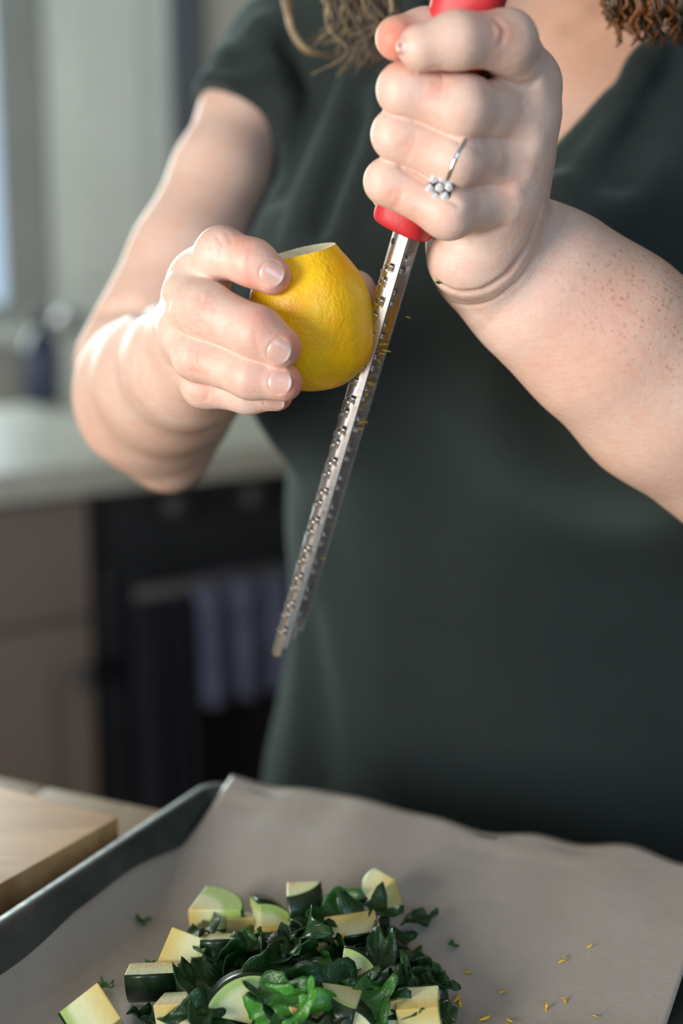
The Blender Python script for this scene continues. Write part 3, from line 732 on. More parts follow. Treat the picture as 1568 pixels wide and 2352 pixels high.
# --- hair: long loose locks, each a tapered tube
def hair_mat(name, a, b):
    n = N(name); v = n.obj((1, 1, 1)); f = n.noise(420, 4, 0.6, n.obj((3, 3, 0.4)))
    n.set(Base_Color=n.ramp(f, [(0.3, a), (0.7, b)]), Roughness=0.42, Specular_IOR_Level=0.5); n.bump(f, 0.5, 0.001); return n.m
M_HAIRD = hair_mat('auburn_hair', (0.10, 0.032, 0.010), (0.34, 0.13, 0.032)); M_HAIRL = hair_mat('light_brown_hair', (0.20, 0.135, 0.07), (0.34, 0.25, 0.14)); M_HAIRB = hair_mat('brown_hair', (0.045, 0.028, 0.014), (0.13, 0.085, 0.045))
def tube_mesh(name, pts, rad, nseg=10, flat=1.0, twist=0.0):
    pts = [Vector(p) for p in pts]; V, Fc = [], []
    # resample with Catmull-Rom
    P = [pts[0]] + pts + [pts[-1]]; out, rr = [], []
    for i in range(1, len(P) - 2):
        for t in np.linspace(0, 1, 7)[:-1]:
            a, b, c, d = P[i - 1], P[i], P[i + 1], P[i + 2]
            out.append(0.5 * ((2 * b) + (c - a) * t + (2 * a - 5 * b + 4 * c - d) * t * t + (3 * b - a - 3 * c + d) * t ** 3)); rr.append(rad[i - 1] + (rad[i] - rad[i - 1]) * t)
    out.append(pts[-1]); rr.append(rad[-1]); up = Vector((0.3, 0.2, 1)).normalized()
    for i, p in enumerate(out):
        t = (out[min(i + 1, len(out) - 1)] - out[max(i - 1, 0)]).normalized(); u = t.cross(up)
        if u.length < 1e-3: u = t.cross(Vector((1, 0, 0)))
        u.normalize(); w_ = t.cross(u); up = -t.cross(u).cross(t).cross(t) if False else up
        for k in range(nseg):
            a = 2 * math.pi * k / nseg; V.append(p + (u * math.cos(a) + w_ * math.sin(a) * flat) * rr[i])
    n = len(out)
    for i in range(n - 1):
        for k in range(nseg):
            a = i * nseg + k; b = i * nseg + (k + 1) % nseg; Fc.append((a, b, b + nseg, a + nseg))
    Fc.append(tuple(range(nseg - 1, -1, -1))); Fc.append(tuple((n - 1) * nseg + k for k in range(nseg)))
    return np_mesh(name, V, Fc)
hrng = random.Random(9)
def lock(pp, rad, m, name='hair_lock', flat=0.7):
    sd = -1 if pp[-1][0] < 1100 else 1; j1, j2 = hrng.uniform(-.02, .02), hrng.uniform(-.03, .03)     # every lock grows from the side of the head
    root = [BP(sd * (.070 + j1 * .3), .035 + j2, 1.575 + j1), BP(sd * (.098 + j1 * .3), .012 + j2 * .6, 1.485 + j2)]
    return world_child(link(name, tube_mesh(name, root + [Pw(*p) for p in pp], [rad[0] / 1000 * .7] + [r / 1000 for r in [rad[0]] + list(rad)], flat=flat), m))
rng = random.Random(5)
lock([(740, -360, .745), (655, -160, .70), (658, -10, .655), (672, 70, .65), (705, 115, .65), (760, 128, .655)], [6, 5, 2.9, 2.7, 2.5, 0.8], M_HAIRL)
for i in range(60):
    x = rng.uniform(745, 905); d = rng.uniform(.612, .645); b = rng.uniform(60, 165); k = rng.uniform(-35, 35); th = rng.uniform(.25, .6)
    lock([(x + 60, -350, .715), (x + 30 + k, -170, d + .03), (x + k, -40, d), (x + rng.uniform(-10, 40), b * .35, d), (x + rng.uniform(-5, 45), b * .75, d), (x - rng.uniform(0, 60), b + 12, d + .004)], [3 * th, 3 * th, 2.2 * th, 1.8 * th, 1.3 * th, 0.3], M_HAIRB if i % 3 else M_HAIRL)
for i in range(130):
    x = 1388 + 210 * rng.random() ** .8; d = rng.uniform(.572, .604); b = rng.uniform(30, 112) if x > 1415 else rng.uniform(25, 70); th = rng.uniform(.22, .5); w_ = rng.uniform(4, 16); ph_ = rng.choice([-1, 1])
    lock([(x + 10, -330, .655), (x + rng.uniform(-20, 40), -150, d + .02), (x + ph_ * w_, -50, d), (x - ph_ * w_, b * 0.15, d - .004), (x + ph_ * w_ * .8, b * 0.5, d), (x - ph_ * w_ * .6, b * 0.82, d - .003), (x + ph_ * 6, b, d + .004)], [4 * th, 4 * th, 3.4 * th, 3.2 * th, 2.8 * th, 2.2 * th, .3], M_HAIRD if i % 5 < 3 else M_HAIRB)
cap = Field(k=20); cap.base = [EL(BP(0, 0.03, 1.545), (88, 98, 98), BAX), EL(BP(0, 0.075, 1.42), (90, 52, 130), BAX)]
cap.cuts = [(lambda P: np.maximum(np.maximum(((P - BP(0, 0, 0) * 1000) @ E2) + 62, P[:, 2] - 1585), np.abs((P - BP(0, 0, 0) * 1000) @ E1) - 66), 14.0)]
lo, hi = bounds(cap); Vc, Qc = surface(cap, lo, hi, 5.0, slack=1.6); world_child(link('hair', fast_mesh('hair', Vc / 1000, Qc), M_HAIRD))

# ------------------------------------------------------------------ lemon
def lemon_mats():
    n = N('lemon_peel'); v = n.obj(); pores = n.node('ShaderNodeTexVoronoi', Scale=620.0); n.l(v, pores.inputs['Vector'])
    big = n.noise(85, 4, .55, v); pit = n.ramp(pores.outputs['Distance'], [(0.0, (0, 0, 0)), (0.55, (1, 1, 1))])
    c = n.ramp(big, [(0.25, (0.95, 0.44, 0.002)), (0.5, (1.0, 0.54, 0.003)), (0.75, (1.0, 0.62, 0.008))])
    gz = n.ramp(n.noise(300, 4, .6, v), [(0.62, (0, 0, 0)), (0.72, (1, 1, 1))])
    c = n.mix(n.math('MULTIPLY', gz, n.attr('grated')), c, (0.93, 0.72, 0.18))
    n.set(Base_Color=c, Roughness=0.38, Specular_IOR_Level=0.5, Subsurface_Weight=0.15, Subsurface_Radius=(1, .5, .1), Subsurface_Scale=.003)
    n.bump(n.math('ADD', n.math('MULTIPLY', pit, .25), n.math('MULTIPLY', n.noise(95, 4, .6, n.obj((1.6, 1.6, .7))), 2.2)), 0.42, .0010)
    p = N('lemon_pith'); f = p.noise(500, 4, .6, p.obj()); p.set(Base_Color=p.ramp(f, [(.3, (.74, .66, .38)), (.7, (.86, .82, .62))]), Roughness=.8); p.bump(f, .6, .0008)
    return n.m, p.m
M_PEEL, M_PITH = lemon_mats()
lemon = empty('lemon', tuple(LEM_C)); tag(lemon, 'yellow lemon with its top cut off, held between the fingers', 'lemon')
HL = 25.2
def lem_r(t):   # radius (mm) along the axis, t in -1..1
    return 22.9 * (1 - 0.28 * abs(t) ** 2.3 - 0.30 * max(0, -t) ** 5 - 0.15 * max(0, t) ** 2)
V, Fc, gr = [], [], []; seg, rings = 96, 70
for j in range(rings):
    t = -1 + 2 * j / (rings - 1)
    for k in range(seg):
        a = 2 * math.pi * k / seg; r = lem_r(t) * (1 + .012 * math.sin(3 * a + 1) + .010 * math.sin(2 * a + 4 * t) + .006 * math.sin(7 * a + 6 * t) * math.cos(5 * t))
        z = HL * t + (1.2 * math.cos(a - 2.4) if t > .9 else 0) * (t - .9) * 10
        V.append((LEM_X * math.cos(a) + LEM_Y * math.sin(a)) * r + LEM_Z * z); gr.append(max(0, min(1, .5 + 1.3 * math.cos(a - 3.9))))
for j in range(rings - 1):
    for k in range(seg): a = j * seg + k; b = j * seg + (k + 1) % seg; Fc.append((a, b, b + seg, a + seg))
n0 = len(V); V.append(-LEM_Z * (HL + .6)); gr.append(0)
for k in range(seg): Fc.append((n0, (k + 1) % seg, k))
me = np_mesh('peel', np.array(V) / 1000, Fc); set_attr(me, 'grated', gr); link('peel', me, M_PEEL, lemon)
V2, F2 = [], []
for j, (fr_, dz) in enumerate(((1.0, 0.0), (.93, -.3), (.8, -1.0), (.5, -1.4), (.2, -1.2), (.0, -1.2))):
    for k in range(seg): V2.append((np.array(V[(rings - 1) * seg + k]) - LEM_Z * HL) * fr_ + LEM_Z * (HL + dz + (.5 * math.sin(k * .7) * math.sin(k * .23) if 0 < j < 4 else 0)))
for j in range(5):
    for k in range(seg): a = j * seg + k; b = j * seg + (k + 1) % seg; F2.append((a, b, b + seg, a + seg))
link('cut_face', np_mesh('cut_face', np.array(V2) / 1000, F2), M_PITH, lemon)['label'] = 'pale pith of the cut end'

# ------------------------------------------------------------------ zester grater
def red_mat():
    n = N('red_soft_handle'); f = n.noise(700, 3, .6, n.obj()); n.set(Base_Color=n.ramp(n.noise(40, 3), [(.3, (.50, .018, .025)), (.7, (.60, .030, .036))]), Roughness=.45); n.bump(f, .25, .0004); return n.m
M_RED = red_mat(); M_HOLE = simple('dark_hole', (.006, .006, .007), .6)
grater = empty('zester_grater', tuple(GB)); tag(grater, 'long steel zester grater with a red handle, gripped in the fist', 'grater')
gl = nrm(np.cross(GT, VIEW)); gl = gl if gl[0] < 0 else -gl                     # to the left in the picture
gv = nrm(np.cross(GT, gl)); gv = gv if gv @ VIEW < 0 else -gv                   # towards the camera
PHI = R(13); gn = gl * math.cos(PHI) - gv * math.sin(PHI); gc = gv * math.cos(PHI) + gl * math.sin(PHI)
S0 = float((Pw(915, 535, .5165) - GA) @ GT) * 1000; S1 = np.linalg.norm(GB - GA) * 1000
BW, BH, BF = 8.4, 5.0, 3.1
def sect(q):     # q mm along the section from the near free edge; returns (c, n)
    if q <= BF: return (BW, -BF + q)
    if q >= BF + ARC: return (-BW, -(q - BF - ARC))
    th = np.interp(q - BF, ARCL, ARCT); return (BW * math.cos(th), BH * math.sin(th))
ARCT = np.linspace(0, math.pi, 400); _p = np.stack([BW * np.cos(ARCT), BH * np.sin(ARCT)], 1); ARCL = np.concatenate([[0], np.cumsum(np.linalg.norm(np.diff(_p, axis=0), axis=1))]); ARC = ARCL[-1]
gloc = lambda s, c, n: (GA * 1000 + GT * s + gc * c + gn * (n - 1.5)) - GB * 1000
TH = [R(x) for x in (5, 17, 29, 42, 57, 74, 91, 108, 125, 140, 153, 165, 176)]; PHS = [0, .44, .15, .59, .31, .85, .46, .12, .72, .28, .62, .05, .40]; PER = 13.4
teeth = []
for th, ph in zip(TH, PHS):
    s = S0 + 10 + ph * PER
    while s < S1 - 9: teeth.append((s, float(np.interp(th, ARCT, ARCL)) + BF)); s += PER
nS, nQ = int((S1 - S0 + 6) / 0.62), int((ARC + 2 * BF) / 0.62); QT = ARC + 2 * BF
ta = np.array(teeth); V, Fc = [], []
for i in range(nS + 1):
    s = S0 - 6 + (S1 - S0 + 6) * i / nS
    for j in range(nQ + 1):
        q = QT * j / nQ; c, n = sect(q); V.append(gloc(s, c, n))
for i in range(nS):
    s = S0 - 6 + (S1 - S0 + 6) * (i + .5) / nS
    for j in range(nQ):
        q = QT * (j + .5) / nQ
        ds = s - ta[:, 0]; dq = q - ta[:, 1]
        if np.any((ds > -1.35) & (ds < .25) & (np.abs(dq) < 1.15)): continue
        e = S1 - s                                                      # rounded tongue at the end, flanges stop earlier
        if e < 6.5 and (q < BF - 1.2 or q > QT - BF + 1.2): continue
        if e < 1.3 and (q < BF + .5 or q > QT - BF - .5): continue
        a = i * (nQ + 1) + j; Fc.append((a, a + 1, a + nQ + 2, a + nQ + 1))
me = np_mesh('blade', np.array(V) / 1000, Fc); blade = link('blade', me, M_STEEL, grater)
md = blade.modifiers.new('sheet', 'SOLIDIFY'); md.thickness = .00045; md.offset = 0
# one raised cutting tooth: an arched lip open towards the handle
tv, tf = [], []; nu, nv = 8, 6
for j in range(nv + 1):
    y = j / nv; 
    for i in range(nu + 1):
        u = -1 + 2 * i / nu; h_ = .62 * (1 - u * u) ** .7 * (1 - y) ** 1.2; tv.append((u * 1.0 * (1 - .12 * y), -.25 + y * 2.0 - .30 * (1 - y) * (1 - u * u), h_ + .12))
for j in range(nv):
    for i in range(nu): a = j * (nu + 1) + i; tf.append((a, a + 1, a + nu + 2, a + nu + 1))
m0 = len(tv); tv += [(x * .9, y, max(z - .20, -.05)) for x, y, z in tv]
for j in range(nv):
    for i in range(nu): a = m0 + j * (nu + 1) + i; tf.append((a, a + nu + 1, a + nu + 2, a + 1))
for i in range(nu): tf.append((i, m0 + i, m0 + i + 1, i + 1))
tooth_me = np_mesh('tooth', np.array(tv) * np.array([1.45, 1.3, 1.0]) / 1000, tf); tooth_me.materials.append(M_STEEL)
for s, q in teeth:
    c, n = sect(q); c2, n2 = sect(q + .05); tq = nrm(gc * (c2 - c) + gn * (n2 - n)); nn = nrm(np.cross(GT, tq)); nn = nn if nn @ (gc * c / BW ** 2 + gn * n / BH ** 2) > 0 else -nn
    xx = np.cross(GT, nn); o = bpy.data.objects.new('tooth', tooth_me); C.objects.link(o); o.parent = blade; o.matrix_local = frame(gloc(s, c, n) / 1000, xx, GT)
for s, q in ((S0 + 1.2, BF + 3.0), (S0 + 1.2, BF + 8.5)):  # black discs stand in for punched holes, the darkness put into their colour
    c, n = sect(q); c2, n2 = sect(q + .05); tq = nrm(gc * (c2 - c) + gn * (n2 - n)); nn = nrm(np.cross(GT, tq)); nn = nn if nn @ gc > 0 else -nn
    lathe('hole_disc', [(0, .0004), (.0010, .0004), (.0013, .0001), (.0013, -.0004)], M_HOLE, blade, 16, frame(gloc(s, c, n) / 1000, np.cross(GT, nn), GT))
# handle: rounded bar with a flared collar at the blade
hp = [(-118, 9, 7.5), (-116, 11, 9), (-108, 12.5, 10.5), (-80, 12, 10.5), (-50, 11, 10), (-25, 10.2, 10.2), (-14, 10.4, 11.0), (-8, 11.0, 11.6), (-3.6, 11.2, 11.6), (-1.8, 10.4, 10.8), (-1.4, 8.5, 8)]
V, Fc = [], []; seg = 40
for s, a_, b_ in hp:
    for k in range(seg):
        a = 2 * math.pi * k / seg; ca, sa = math.cos(a), math.sin(a); e = 0.72
        x = a_ * math.copysign(abs(ca) ** e, ca); y = b_ * math.copysign(abs(sa) ** e, sa)
        V.append(gloc(S0 + s - (0.12 * y if s > -30 else 0) + (x * -.10 if s > -30 else 0), y * 1.0, x + 2.6))
for j in range(len(hp) - 1):
    for k in range(seg): a = j * seg + k; b = j * seg + (k + 1) % seg; Fc.append((a, b, b + seg, a + seg))
Fc.append(tuple(range(seg))); Fc.append(tuple((len(hp) - 1) * seg + k for k in range(seg - 1, -1, -1)))
hdl = link('handle', np_mesh('handle', np.array(V) / 1000, Fc), M_RED, grater); hdl['label'] = 'red soft-grip handle'
sm = hdl.modifiers.new('round', 'SUBSURF'); sm.levels = 1; sm.render_levels = 1

# ------------------------------------------------------------------ ring
ring = empty('ring', tuple(H(1012, 428, -46))); tag(ring, 'thin silver ring with a diamond cluster on the ring finger', 'ring')
M_SILVER = steel_material('silver', .12, (.80, .79, .76))
def gem_mat():
    n = N('diamond'); n.set(Base_Color=(.82, .84, .87), Roughness=.08, Metallic=.25, Coat_Weight=1.0, Coat_Roughness=.03); return n.m
M_GEM = gem_mat()
def unparent_w(o, p): o.matrix_parent_inverse = Matrix.Translation(-p.location); return o
rp, _ = FA.trace([(1056, 342), (1048, 368), (1038, 395), (1026, 420)]); rn = FA.grad(rp)
fd = nrm(np.asarray(H(913, 309, -36)) - np.asarray(H(1045, 366, -37)))
rc = np.asarray(H(1050, 366, -37.5)) * 1000; ru = nrm(np.cross(fd, VIEW)); rv = np.cross(fd, ru)
loop = []
for k in range(48):
    a = 2 * math.pi * k / 48; d = ru * math.cos(a) + rv * math.sin(a); t = 6.0
    x = rc + d * t
    for _ in range(40):
        g = float(FA(x[None])[0]); x = x - d * np.clip(g, -1, 1) * .7
        if (x - rc) @ d > 10.2: x = rc + d * 10.2; break
        if (x - rc) @ d < 7.5: x = rc + d * 7.5
    loop.append(x + d * .25)
loop = np.array(loop); loop = np.stack([np.convolve(np.r_[loop[-3:, i], loop[:, i], loop[:3, i]], np.ones(7) / 7, 'valid') for i in range(3)], 1)
V, Fc = [], []
for k in range(48):
    d = nrm(loop[k] - rc)
    for s in range(8): b = 2 * math.pi * s / 8; V.append(loop[k] + d * .55 * math.cos(b) + fd * .75 * math.sin(b))
for k in range(48):
    for s in range(8): a = k * 8 + s; b = k * 8 + (s + 1) % 8; c_ = ((k + 1) % 48) * 8 + s; d_ = ((k + 1) % 48) * 8 + (s + 1) % 8; Fc.append((a, b, d_, c_))
unparent_w(link('band', np_mesh('band', np.array(V) / 1000, Fc), M_SILVER, ring), ring)
hc, _ = FA.trace([(1014, 428)]); hn = FA.grad(hc, 1.5)[0]; hc = hc[0] + hn * 1.6; hx = nrm(np.cross(hn, fd)); hy = np.cross(hn, hx)
bm = bmesh.new(); stones = [(0, 0)] + [(3.5 * math.cos(a), 3.5 * math.sin(a)) for a in np.linspace(0, 2 * math.pi, 7)[:-1]] + [(6.2, -3.0)]
for x, y in stones:
    p = hc + hx * x + hy * y - hn * .4; g = bmesh.ops.create_uvsphere(bm, u_segments=10, v_segments=6, radius=.0019); bmesh.ops.translate(bm, vec=Vector(p / 1000), verts=g['verts'])
unparent_w(link('setting', bm_mesh('setting', bm, True), steel_material('oxidised_silver', .25, (.35, .34, .33)), ring), ring)
for x, y in stones:
    p = hc + hx * x + hy * y + hn * .55; bm = bmesh.new(); g = bmesh.ops.create_icosphere(bm, subdivisions=1, radius=.0017); bmesh.ops.translate(bm, vec=Vector(p / 1000), verts=g['verts'])
    unparent_w(link('diamond', bm_mesh('diamond', bm), M_GEM, ring), ring)

# ------------------------------------------------------------------ sheet pan and parchment
def pan_mat():
    n = N('worn_aluminium'); f = n.noise(25, 5, .65); g = n.noise(220, 3, .6)
    n.set(Base_Color=n.ramp(f, [(.3, (.07, .085, .083)), (.6, (.12, .14, .135)), (.8, (.18, .20, .19))]), Metallic=.75, Roughness=n.math('ADD', .34, n.math('MULTIPLY', g, .25))); n.bump(g, .2, .0004); return n.m
M_PAN = pan_mat()
TC = on_plane(487, 1806, IZ + .026)                             # far left corner of the rim
MT = frame((TC[0], TC[1], IZ), D2, D1)
TW, TL, TR, FL = .46, .34, .026, .013                           # width, depth, rim height, wall flare
pan = empty('sheet_pan', (TC[0], TC[1], IZ)); tag(pan, 'grey aluminium sheet pan lined with parchment', 'sheet pan')
def rect_loop(x0, x1, y0, y1, r, z, n=8):
    out = []
    for cx, cy, a0 in ((x1 - r, y1 - r, 0), (x0 + r, y1 - r, 90), (x0 + r, y0 + r, 180), (x1 - r, y0 + r, 270)):
        for k in range(n): a = R(a0 + 90 * k / (n - 1)); out.append(Vector((cx + r * math.cos(a), cy + r * math.sin(a), z)))
    return out
loops = [rect_loop(FL, TW - FL, -TL + FL, -FL, .006, .0012), rect_loop(FL - .002, TW - FL + .002, -TL + FL - .002, -FL + .002, .007, .003), rect_loop(.003, TW - .003, -TL + .003, -.003, .009, TR - .001),
         rect_loop(.001, TW - .001, -TL + .001, -.001, .010, TR + .0008), rect_loop(-.003, TW + .003, -TL - .003, .003, .011, TR + .0008), rect_loop(-.0048, TW + .0048, -TL - .0048, .0048, .012, TR - .0012), rect_loop(-.0042, TW + .0042, -TL - .0042, .0042, .012, TR - .0035)]
V = [MT @ v for l in loops for v in l]; n = len(loops[0]); Fc = [tuple(range(n))]
for j in range(len(loops) - 1):
    for k in range(n): a = j * n + k; b = j * n + (k + 1) % n; Fc.append((a, b, b + n, a + n))
po = link('pan_body', np_mesh('pan_body', V, Fc), M_PAN, pan); po.matrix_parent_inverse = Matrix.Translation(-pan.location); md = po.modifiers.new('sheet', 'SOLIDIFY'); md.thickness = .0010; md.offset = -1
po.data.polygons[0].use_smooth = False
def paper_mat():
    n = N('parchment'); f = n.noise(14, 5, .6); g = n.noise(160, 4, .6)
    n.set(Base_Color=n.ramp(f, [(.3, (.36, .32, .275)), (.7, (.43, .39, .345))]), Roughness=.36, Specular_IOR_Level=.8, Coat_Weight=.35, Coat_Roughness=.38); n.bump(n.math('ADD', g, n.math('MULTIPLY', f, 2.0)), .25, .0010); return n.m
M_PAPER = paper_mat(); PZ = .0024
rx = MT.inverted() @ Vector(on_plane(1568, 2290, IZ + PZ)); PXR = rx.x                     # right edge of the paper
nx, ny = 110, 90; V, Fc = [], []; prng = random.Random(2); ph = [prng.uniform(0, 6.3) for _ in range(12)]
def paper_height(x, y):
    """height of the parchment above the worktop at pan coordinates x, y"""
    u = (x - .0072) / (PXR - .0072); v = (y + TL - .03) / (TL - .025)
    st = .010 * math.sin(4 * u + ph[4]); bend = max(0, (y + .090 + st) / (.093 + st))
    z = PZ + .0275 * (math.sqrt(bend * bend + .012) - .1095) / .8965 * (1 if bend > 0 else 0) + .0010 * math.sin(11 * u + ph[6]) * bend + .0007 * math.sin(37 * u + ph[7]) * bend ** 3
    side = max(0, 1 - (x - .006) / .020); z = max(z, PZ + (.0150 + .0015 * math.sin(15 * v + ph[8])) * side ** 1.7)
    if y > -.006: z = max(z, .0276)
    return z + .0006 * (1 + math.sin(14 * u + 5 * v + ph[5])) * min(1, abs(v - .5) * 2)
MTI = MT.inverted()
def on_paper(px, py, up=0.0):
    """point on the parchment seen at (px, py) and the paper height below it (world)"""
    z = IZ + PZ
    for _ in range(6):
        c = on_plane(px, py, z + up); q = MTI @ Vector((c[0], c[1], z)); z = IZ + paper_height(q.x, min(q.y, 0))
    return c, z
for j in range(ny + 1):
    for i in range(nx + 1):
        u = i / nx; v = j / ny
        edge = .0018 * math.sin(9 * v + ph[0]) + .0012 * math.sin(23 * v + ph[1])
        x = .0072 + edge * .6 * (1 - u) + (PXR - .0072) * u
        y = -TL + .03 + (TL - .03 + .0045 + .0015 * math.sin(9 * u + ph[2]) + .0010 * math.sin(31 * u + ph[3])) * v
        V.append(MT @ Vector((x, y, paper_height(x, y))))
for j in range(ny):
    for i in range(nx): a = j * (nx + 1) + i; Fc.append((a, a + 1, a + nx + 2, a + nx + 1))
paper = link('parchment_paper', np_mesh('parchment_paper', V, Fc), M_PAPER); tag(paper, 'white parchment paper lining the sheet pan, curling up behind', 'paper'); md = paper.modifiers.new('sheet', 'SOLIDIFY'); md.thickness = .0002

# ------------------------------------------------------------------ cutting board
bt = IZ + .030; bc = on_plane(272, 1878, bt); be = on_plane(0, 2032, bt); bd1 = nrm(bc - be); bd2 = np.array([-bd1[1], bd1[0], 0]); bd2 = bd2 if bd2[0] < 0 else -bd2
bfar = on_plane(0, 1806, bt); bd2 = nrm(bfar - bc)
M_BOARD = wood_mat('maple_board', (.42, .21, .075), (.64, .38, .165), (.72, .47, .235), (5, 40, 40), .42)
bl, bw_ = .40, .30; P4 = [bc, bc - bd1 * bl, bc - bd1 * bl + bd2 * bw_, bc + bd2 * bw_]
bboard = empty('cutting_board', (float(bc[0]), float(bc[1]), IZ)); tag(bboard, 'thick wooden cutting board beside the sheet pan', 'cutting board')
bm = bmesh.new()
def slab(P4, z0, z1, bev):
    bm = bmesh.new(); lo_ = [bm.verts.new((p[0], p[1], z0)) for p in P4]; hi_ = [bm.verts.new((p[0], p[1], z1)) for p in P4]
    bm.faces.new(lo_[::-1]); bm.faces.new(hi_)
    for i in range(4): bm.faces.new((lo_[i], lo_[(i + 1) % 4], hi_[(i + 1) % 4], hi_[i]))
    bmesh.ops.recalc_face_normals(bm, faces=bm.faces); bmesh.ops.bevel(bm, geom=list(bm.edges), offset=bev, segments=2, profile=.6, affect='EDGES'); return bm
bm.free()
o = link('board_body', bm_mesh('board_body', slab(P4, IZ + .0002, bt - .0012, .001)), M_BOARD, bboard); o.matrix_parent_inverse = Matrix.Translation(-bboard.location)
nb = 4
for i in range(nb):
    f0, f1 = i / nb, (i + 1) / nb; q = lambda f, g: bc + bd2 * bw_ * f - bd1 * bl * g
    o = link('board_strip', bm_mesh('board_strip', slab([q(f0 + .0006, 0), q(f0 + .0006, 1), q(f1 - .0006, 1), q(f1 - .0006, 0)], bt - .0025, bt, .0006)), M_BOARD, bboard); o.matrix_parent_inverse = Matrix.Translation(-bboard.location)

# ------------------------------------------------------------------ chopped zucchini on the parchment
def flesh_mat():
    n = N('zucchini_flesh'); tc = n.node('ShaderNodeTexCoord'); sp = n.node('ShaderNodeSeparateXYZ'); n.l(tc.outputs['Object'], sp.inputs[0])
    r = n.math('SQRT', n.math('ADD', n.math('MULTIPLY', sp.outputs[1], sp.outputs[1]), n.math('MULTIPLY', sp.outputs[2], sp.outputs[2])))
    rr = n.math('ADD', n.math('MULTIPLY', r, 60.0), n.math('MULTIPLY', n.noise(160, 3, .6), .12))      # 1 at about 22 mm
    c = n.ramp(rr, [(.08, (.72, .53, .16)), (.32, (.76, .65, .26)), (.52, (.80, .77, .42)), (.80, (.76, .79, .44)), (.95, (.42, .58, .16))])
    n.set(Base_Color=c, Roughness=.42, Subsurface_Weight=.2, Subsurface_Radius=(1, .9, .4), Subsurface_Scale=.003); n.bump(n.noise(420, 4, .6), .35, .0006); return n.m
def rind_mat():
    n = N('zucchini_rind'); f = n.noise(160, 5, .7, n.obj((.35, 1, 1)))
    n.set(Base_Color=n.ramp(f, [(.35, (.008, .022, .008)), (.62, (.016, .044, .013)), (.78, (.05, .11, .03))]), Roughness=.32, Coat_Weight=.2); n.bump(f, .2, .0004); return n.m
M_FLESH, M_RIND = flesh_mat(), rind_mat()
SHORT = ['large yellow-topped block', 'small piece behind the large block', 'wedge with rind arching over it', 'upright piece with dark rind outward', 'small lone piece near the curled paper', 'flat-topped thin slice', 'tall white-faced block',
         'dark-rinded wedge lying apart', 'piece with dark rind front below the large block', 'yellowish piece under the wedge', 'small half-buried triangle', 'rounded green-edged slice', 'chunk farthest from the leaves', 'flat yellowish piece', 'little wedge between two big leaves',
         'yellow slice with rind round its side', 'chunk under the bright leaves', 'chunk with a tan face', 'white-topped cube', 'tan piece beside the white cube', 'slice with a bright green rim']
def nearest(px, py): return min(PIECES, key=lambda q: (q[0][0] - px) ** 2 + ((q[0][1] - py) * 1.6) ** 2)[1]
PIECES = []
def zpiece(px, py, Rz, L, al, m, ax, label, lift=0.0, inner=0.0, short=None):
    short = SHORT[len(PIECES)]
    m = nrm(m); ax = nrm(np.asarray(ax, float) - m * (np.asarray(ax, float) @ m)); t = np.cross(ax, m)
    na, nl = 14, 5; A = R(al); Vf, Ff = [], []
    prof = [(0.0, 0.0)] if inner == 0 else [(inner * math.cos(A / 2), -inner * math.sin(A / 2)), (inner * math.cos(A / 2), inner * math.sin(A / 2))][::-1]
    arc = [(Rz * math.cos(-A / 2 + A * k / na), Rz * math.sin(-A / 2 + A * k / na)) for k in range(na + 1)]
    poly = arc + prof; bm = bmesh.new()
    lo_ = [bm.verts.new((-L / 2000, y / 1000, z / 1000)) for y, z in poly]; hi_ = [bm.verts.new((L / 2000, y / 1000, z / 1000)) for y, z in poly]; n = len(poly)
    bm.faces.new(lo_[::-1]); bm.faces.new(hi_)
    for i in range(n): bm.faces.new((lo_[i], lo_[(i + 1) % n], hi_[(i + 1) % n], hi_[i]))
    bmesh.ops.recalc_face_normals(bm, faces=bm.faces)
    es = [e for e in bm.edges if e.calc_face_angle(0) > .6]; bmesh.ops.bevel(bm, geom=es, offset=.0006, segments=2, profile=.6, affect='EDGES')
    fl_me = bm_mesh('flesh', bm); bm = bmesh.new()
    rows = []
    for x in (-L / 2000 + .0002, L / 2000 - .0002):
        rows.append([[bm.verts.new((x, (y * (1 + d / Rz)) / 1000, (z * (1 + d / Rz)) / 1000)) for y, z in arc] for d in (-.7, .22)])
    for k in range(na):
        for q in ((rows[0][1][k], rows[1][1][k], rows[1][1][k + 1], rows[0][1][k + 1]), (rows[0][0][k], rows[0][1][k], rows[0][1][k + 1], rows[0][0][k + 1]), (rows[1][0][k], rows[1][0][k + 1], rows[1][1][k + 1], rows[1][1][k])): bm.faces.new(q)
    for k in (0, na): bm.faces.new((rows[0][0][k], rows[1][0][k], rows[1][1][k], rows[0][1][k]))
    bmesh.ops.recalc_face_normals(bm, faces=bm.faces); rd_me = bm_mesh('rind', bm, True)
    Mx = frame((0, 0, 0), ax, m); zs = [(Mx @ v.co).z for v in fl_me.vertices]; hh = (max(zs) - min(zs)) / 2
    cen, zp = on_paper(px, py, lift / 1000 + hh); ctr = (Mx @ Vector((0, (Rz * .55) / 1000, 0)))
    loc = Vector((cen[0] - ctr.x, cen[1] - ctr.y, zp + .0006 + lift / 1000 - min(zs)))
    PIECES.append(((px, py), short)); o = empty('zucchini_piece', loc); o.rotation_euler = Mx.to_euler(); tag(o, label, 'zucchini', 'chopped zucchini on the parchment')
    link('flesh', fl_me, M_FLESH, o); link('rind', rd_me, M_RIND, o); return o
Z = zpiece
Z(495, 2108, 22, 14, 82, (.80, .55, .05), (0, .05, 1), 'large pale zucchini block with a yellow top, rind along its back edge', 2)
Z(550, 2138, 14, 11, 80, (-.1, .5, -.8), (1, .1, 0), 'small pale zucchini piece tucked behind the large block')
Z(615, 2112, 17, 13, 70, (.5, .30, .75), (.35, -.9, .15), 'zucchini wedge with rind arching over its top beside the upright dark piece', 3)
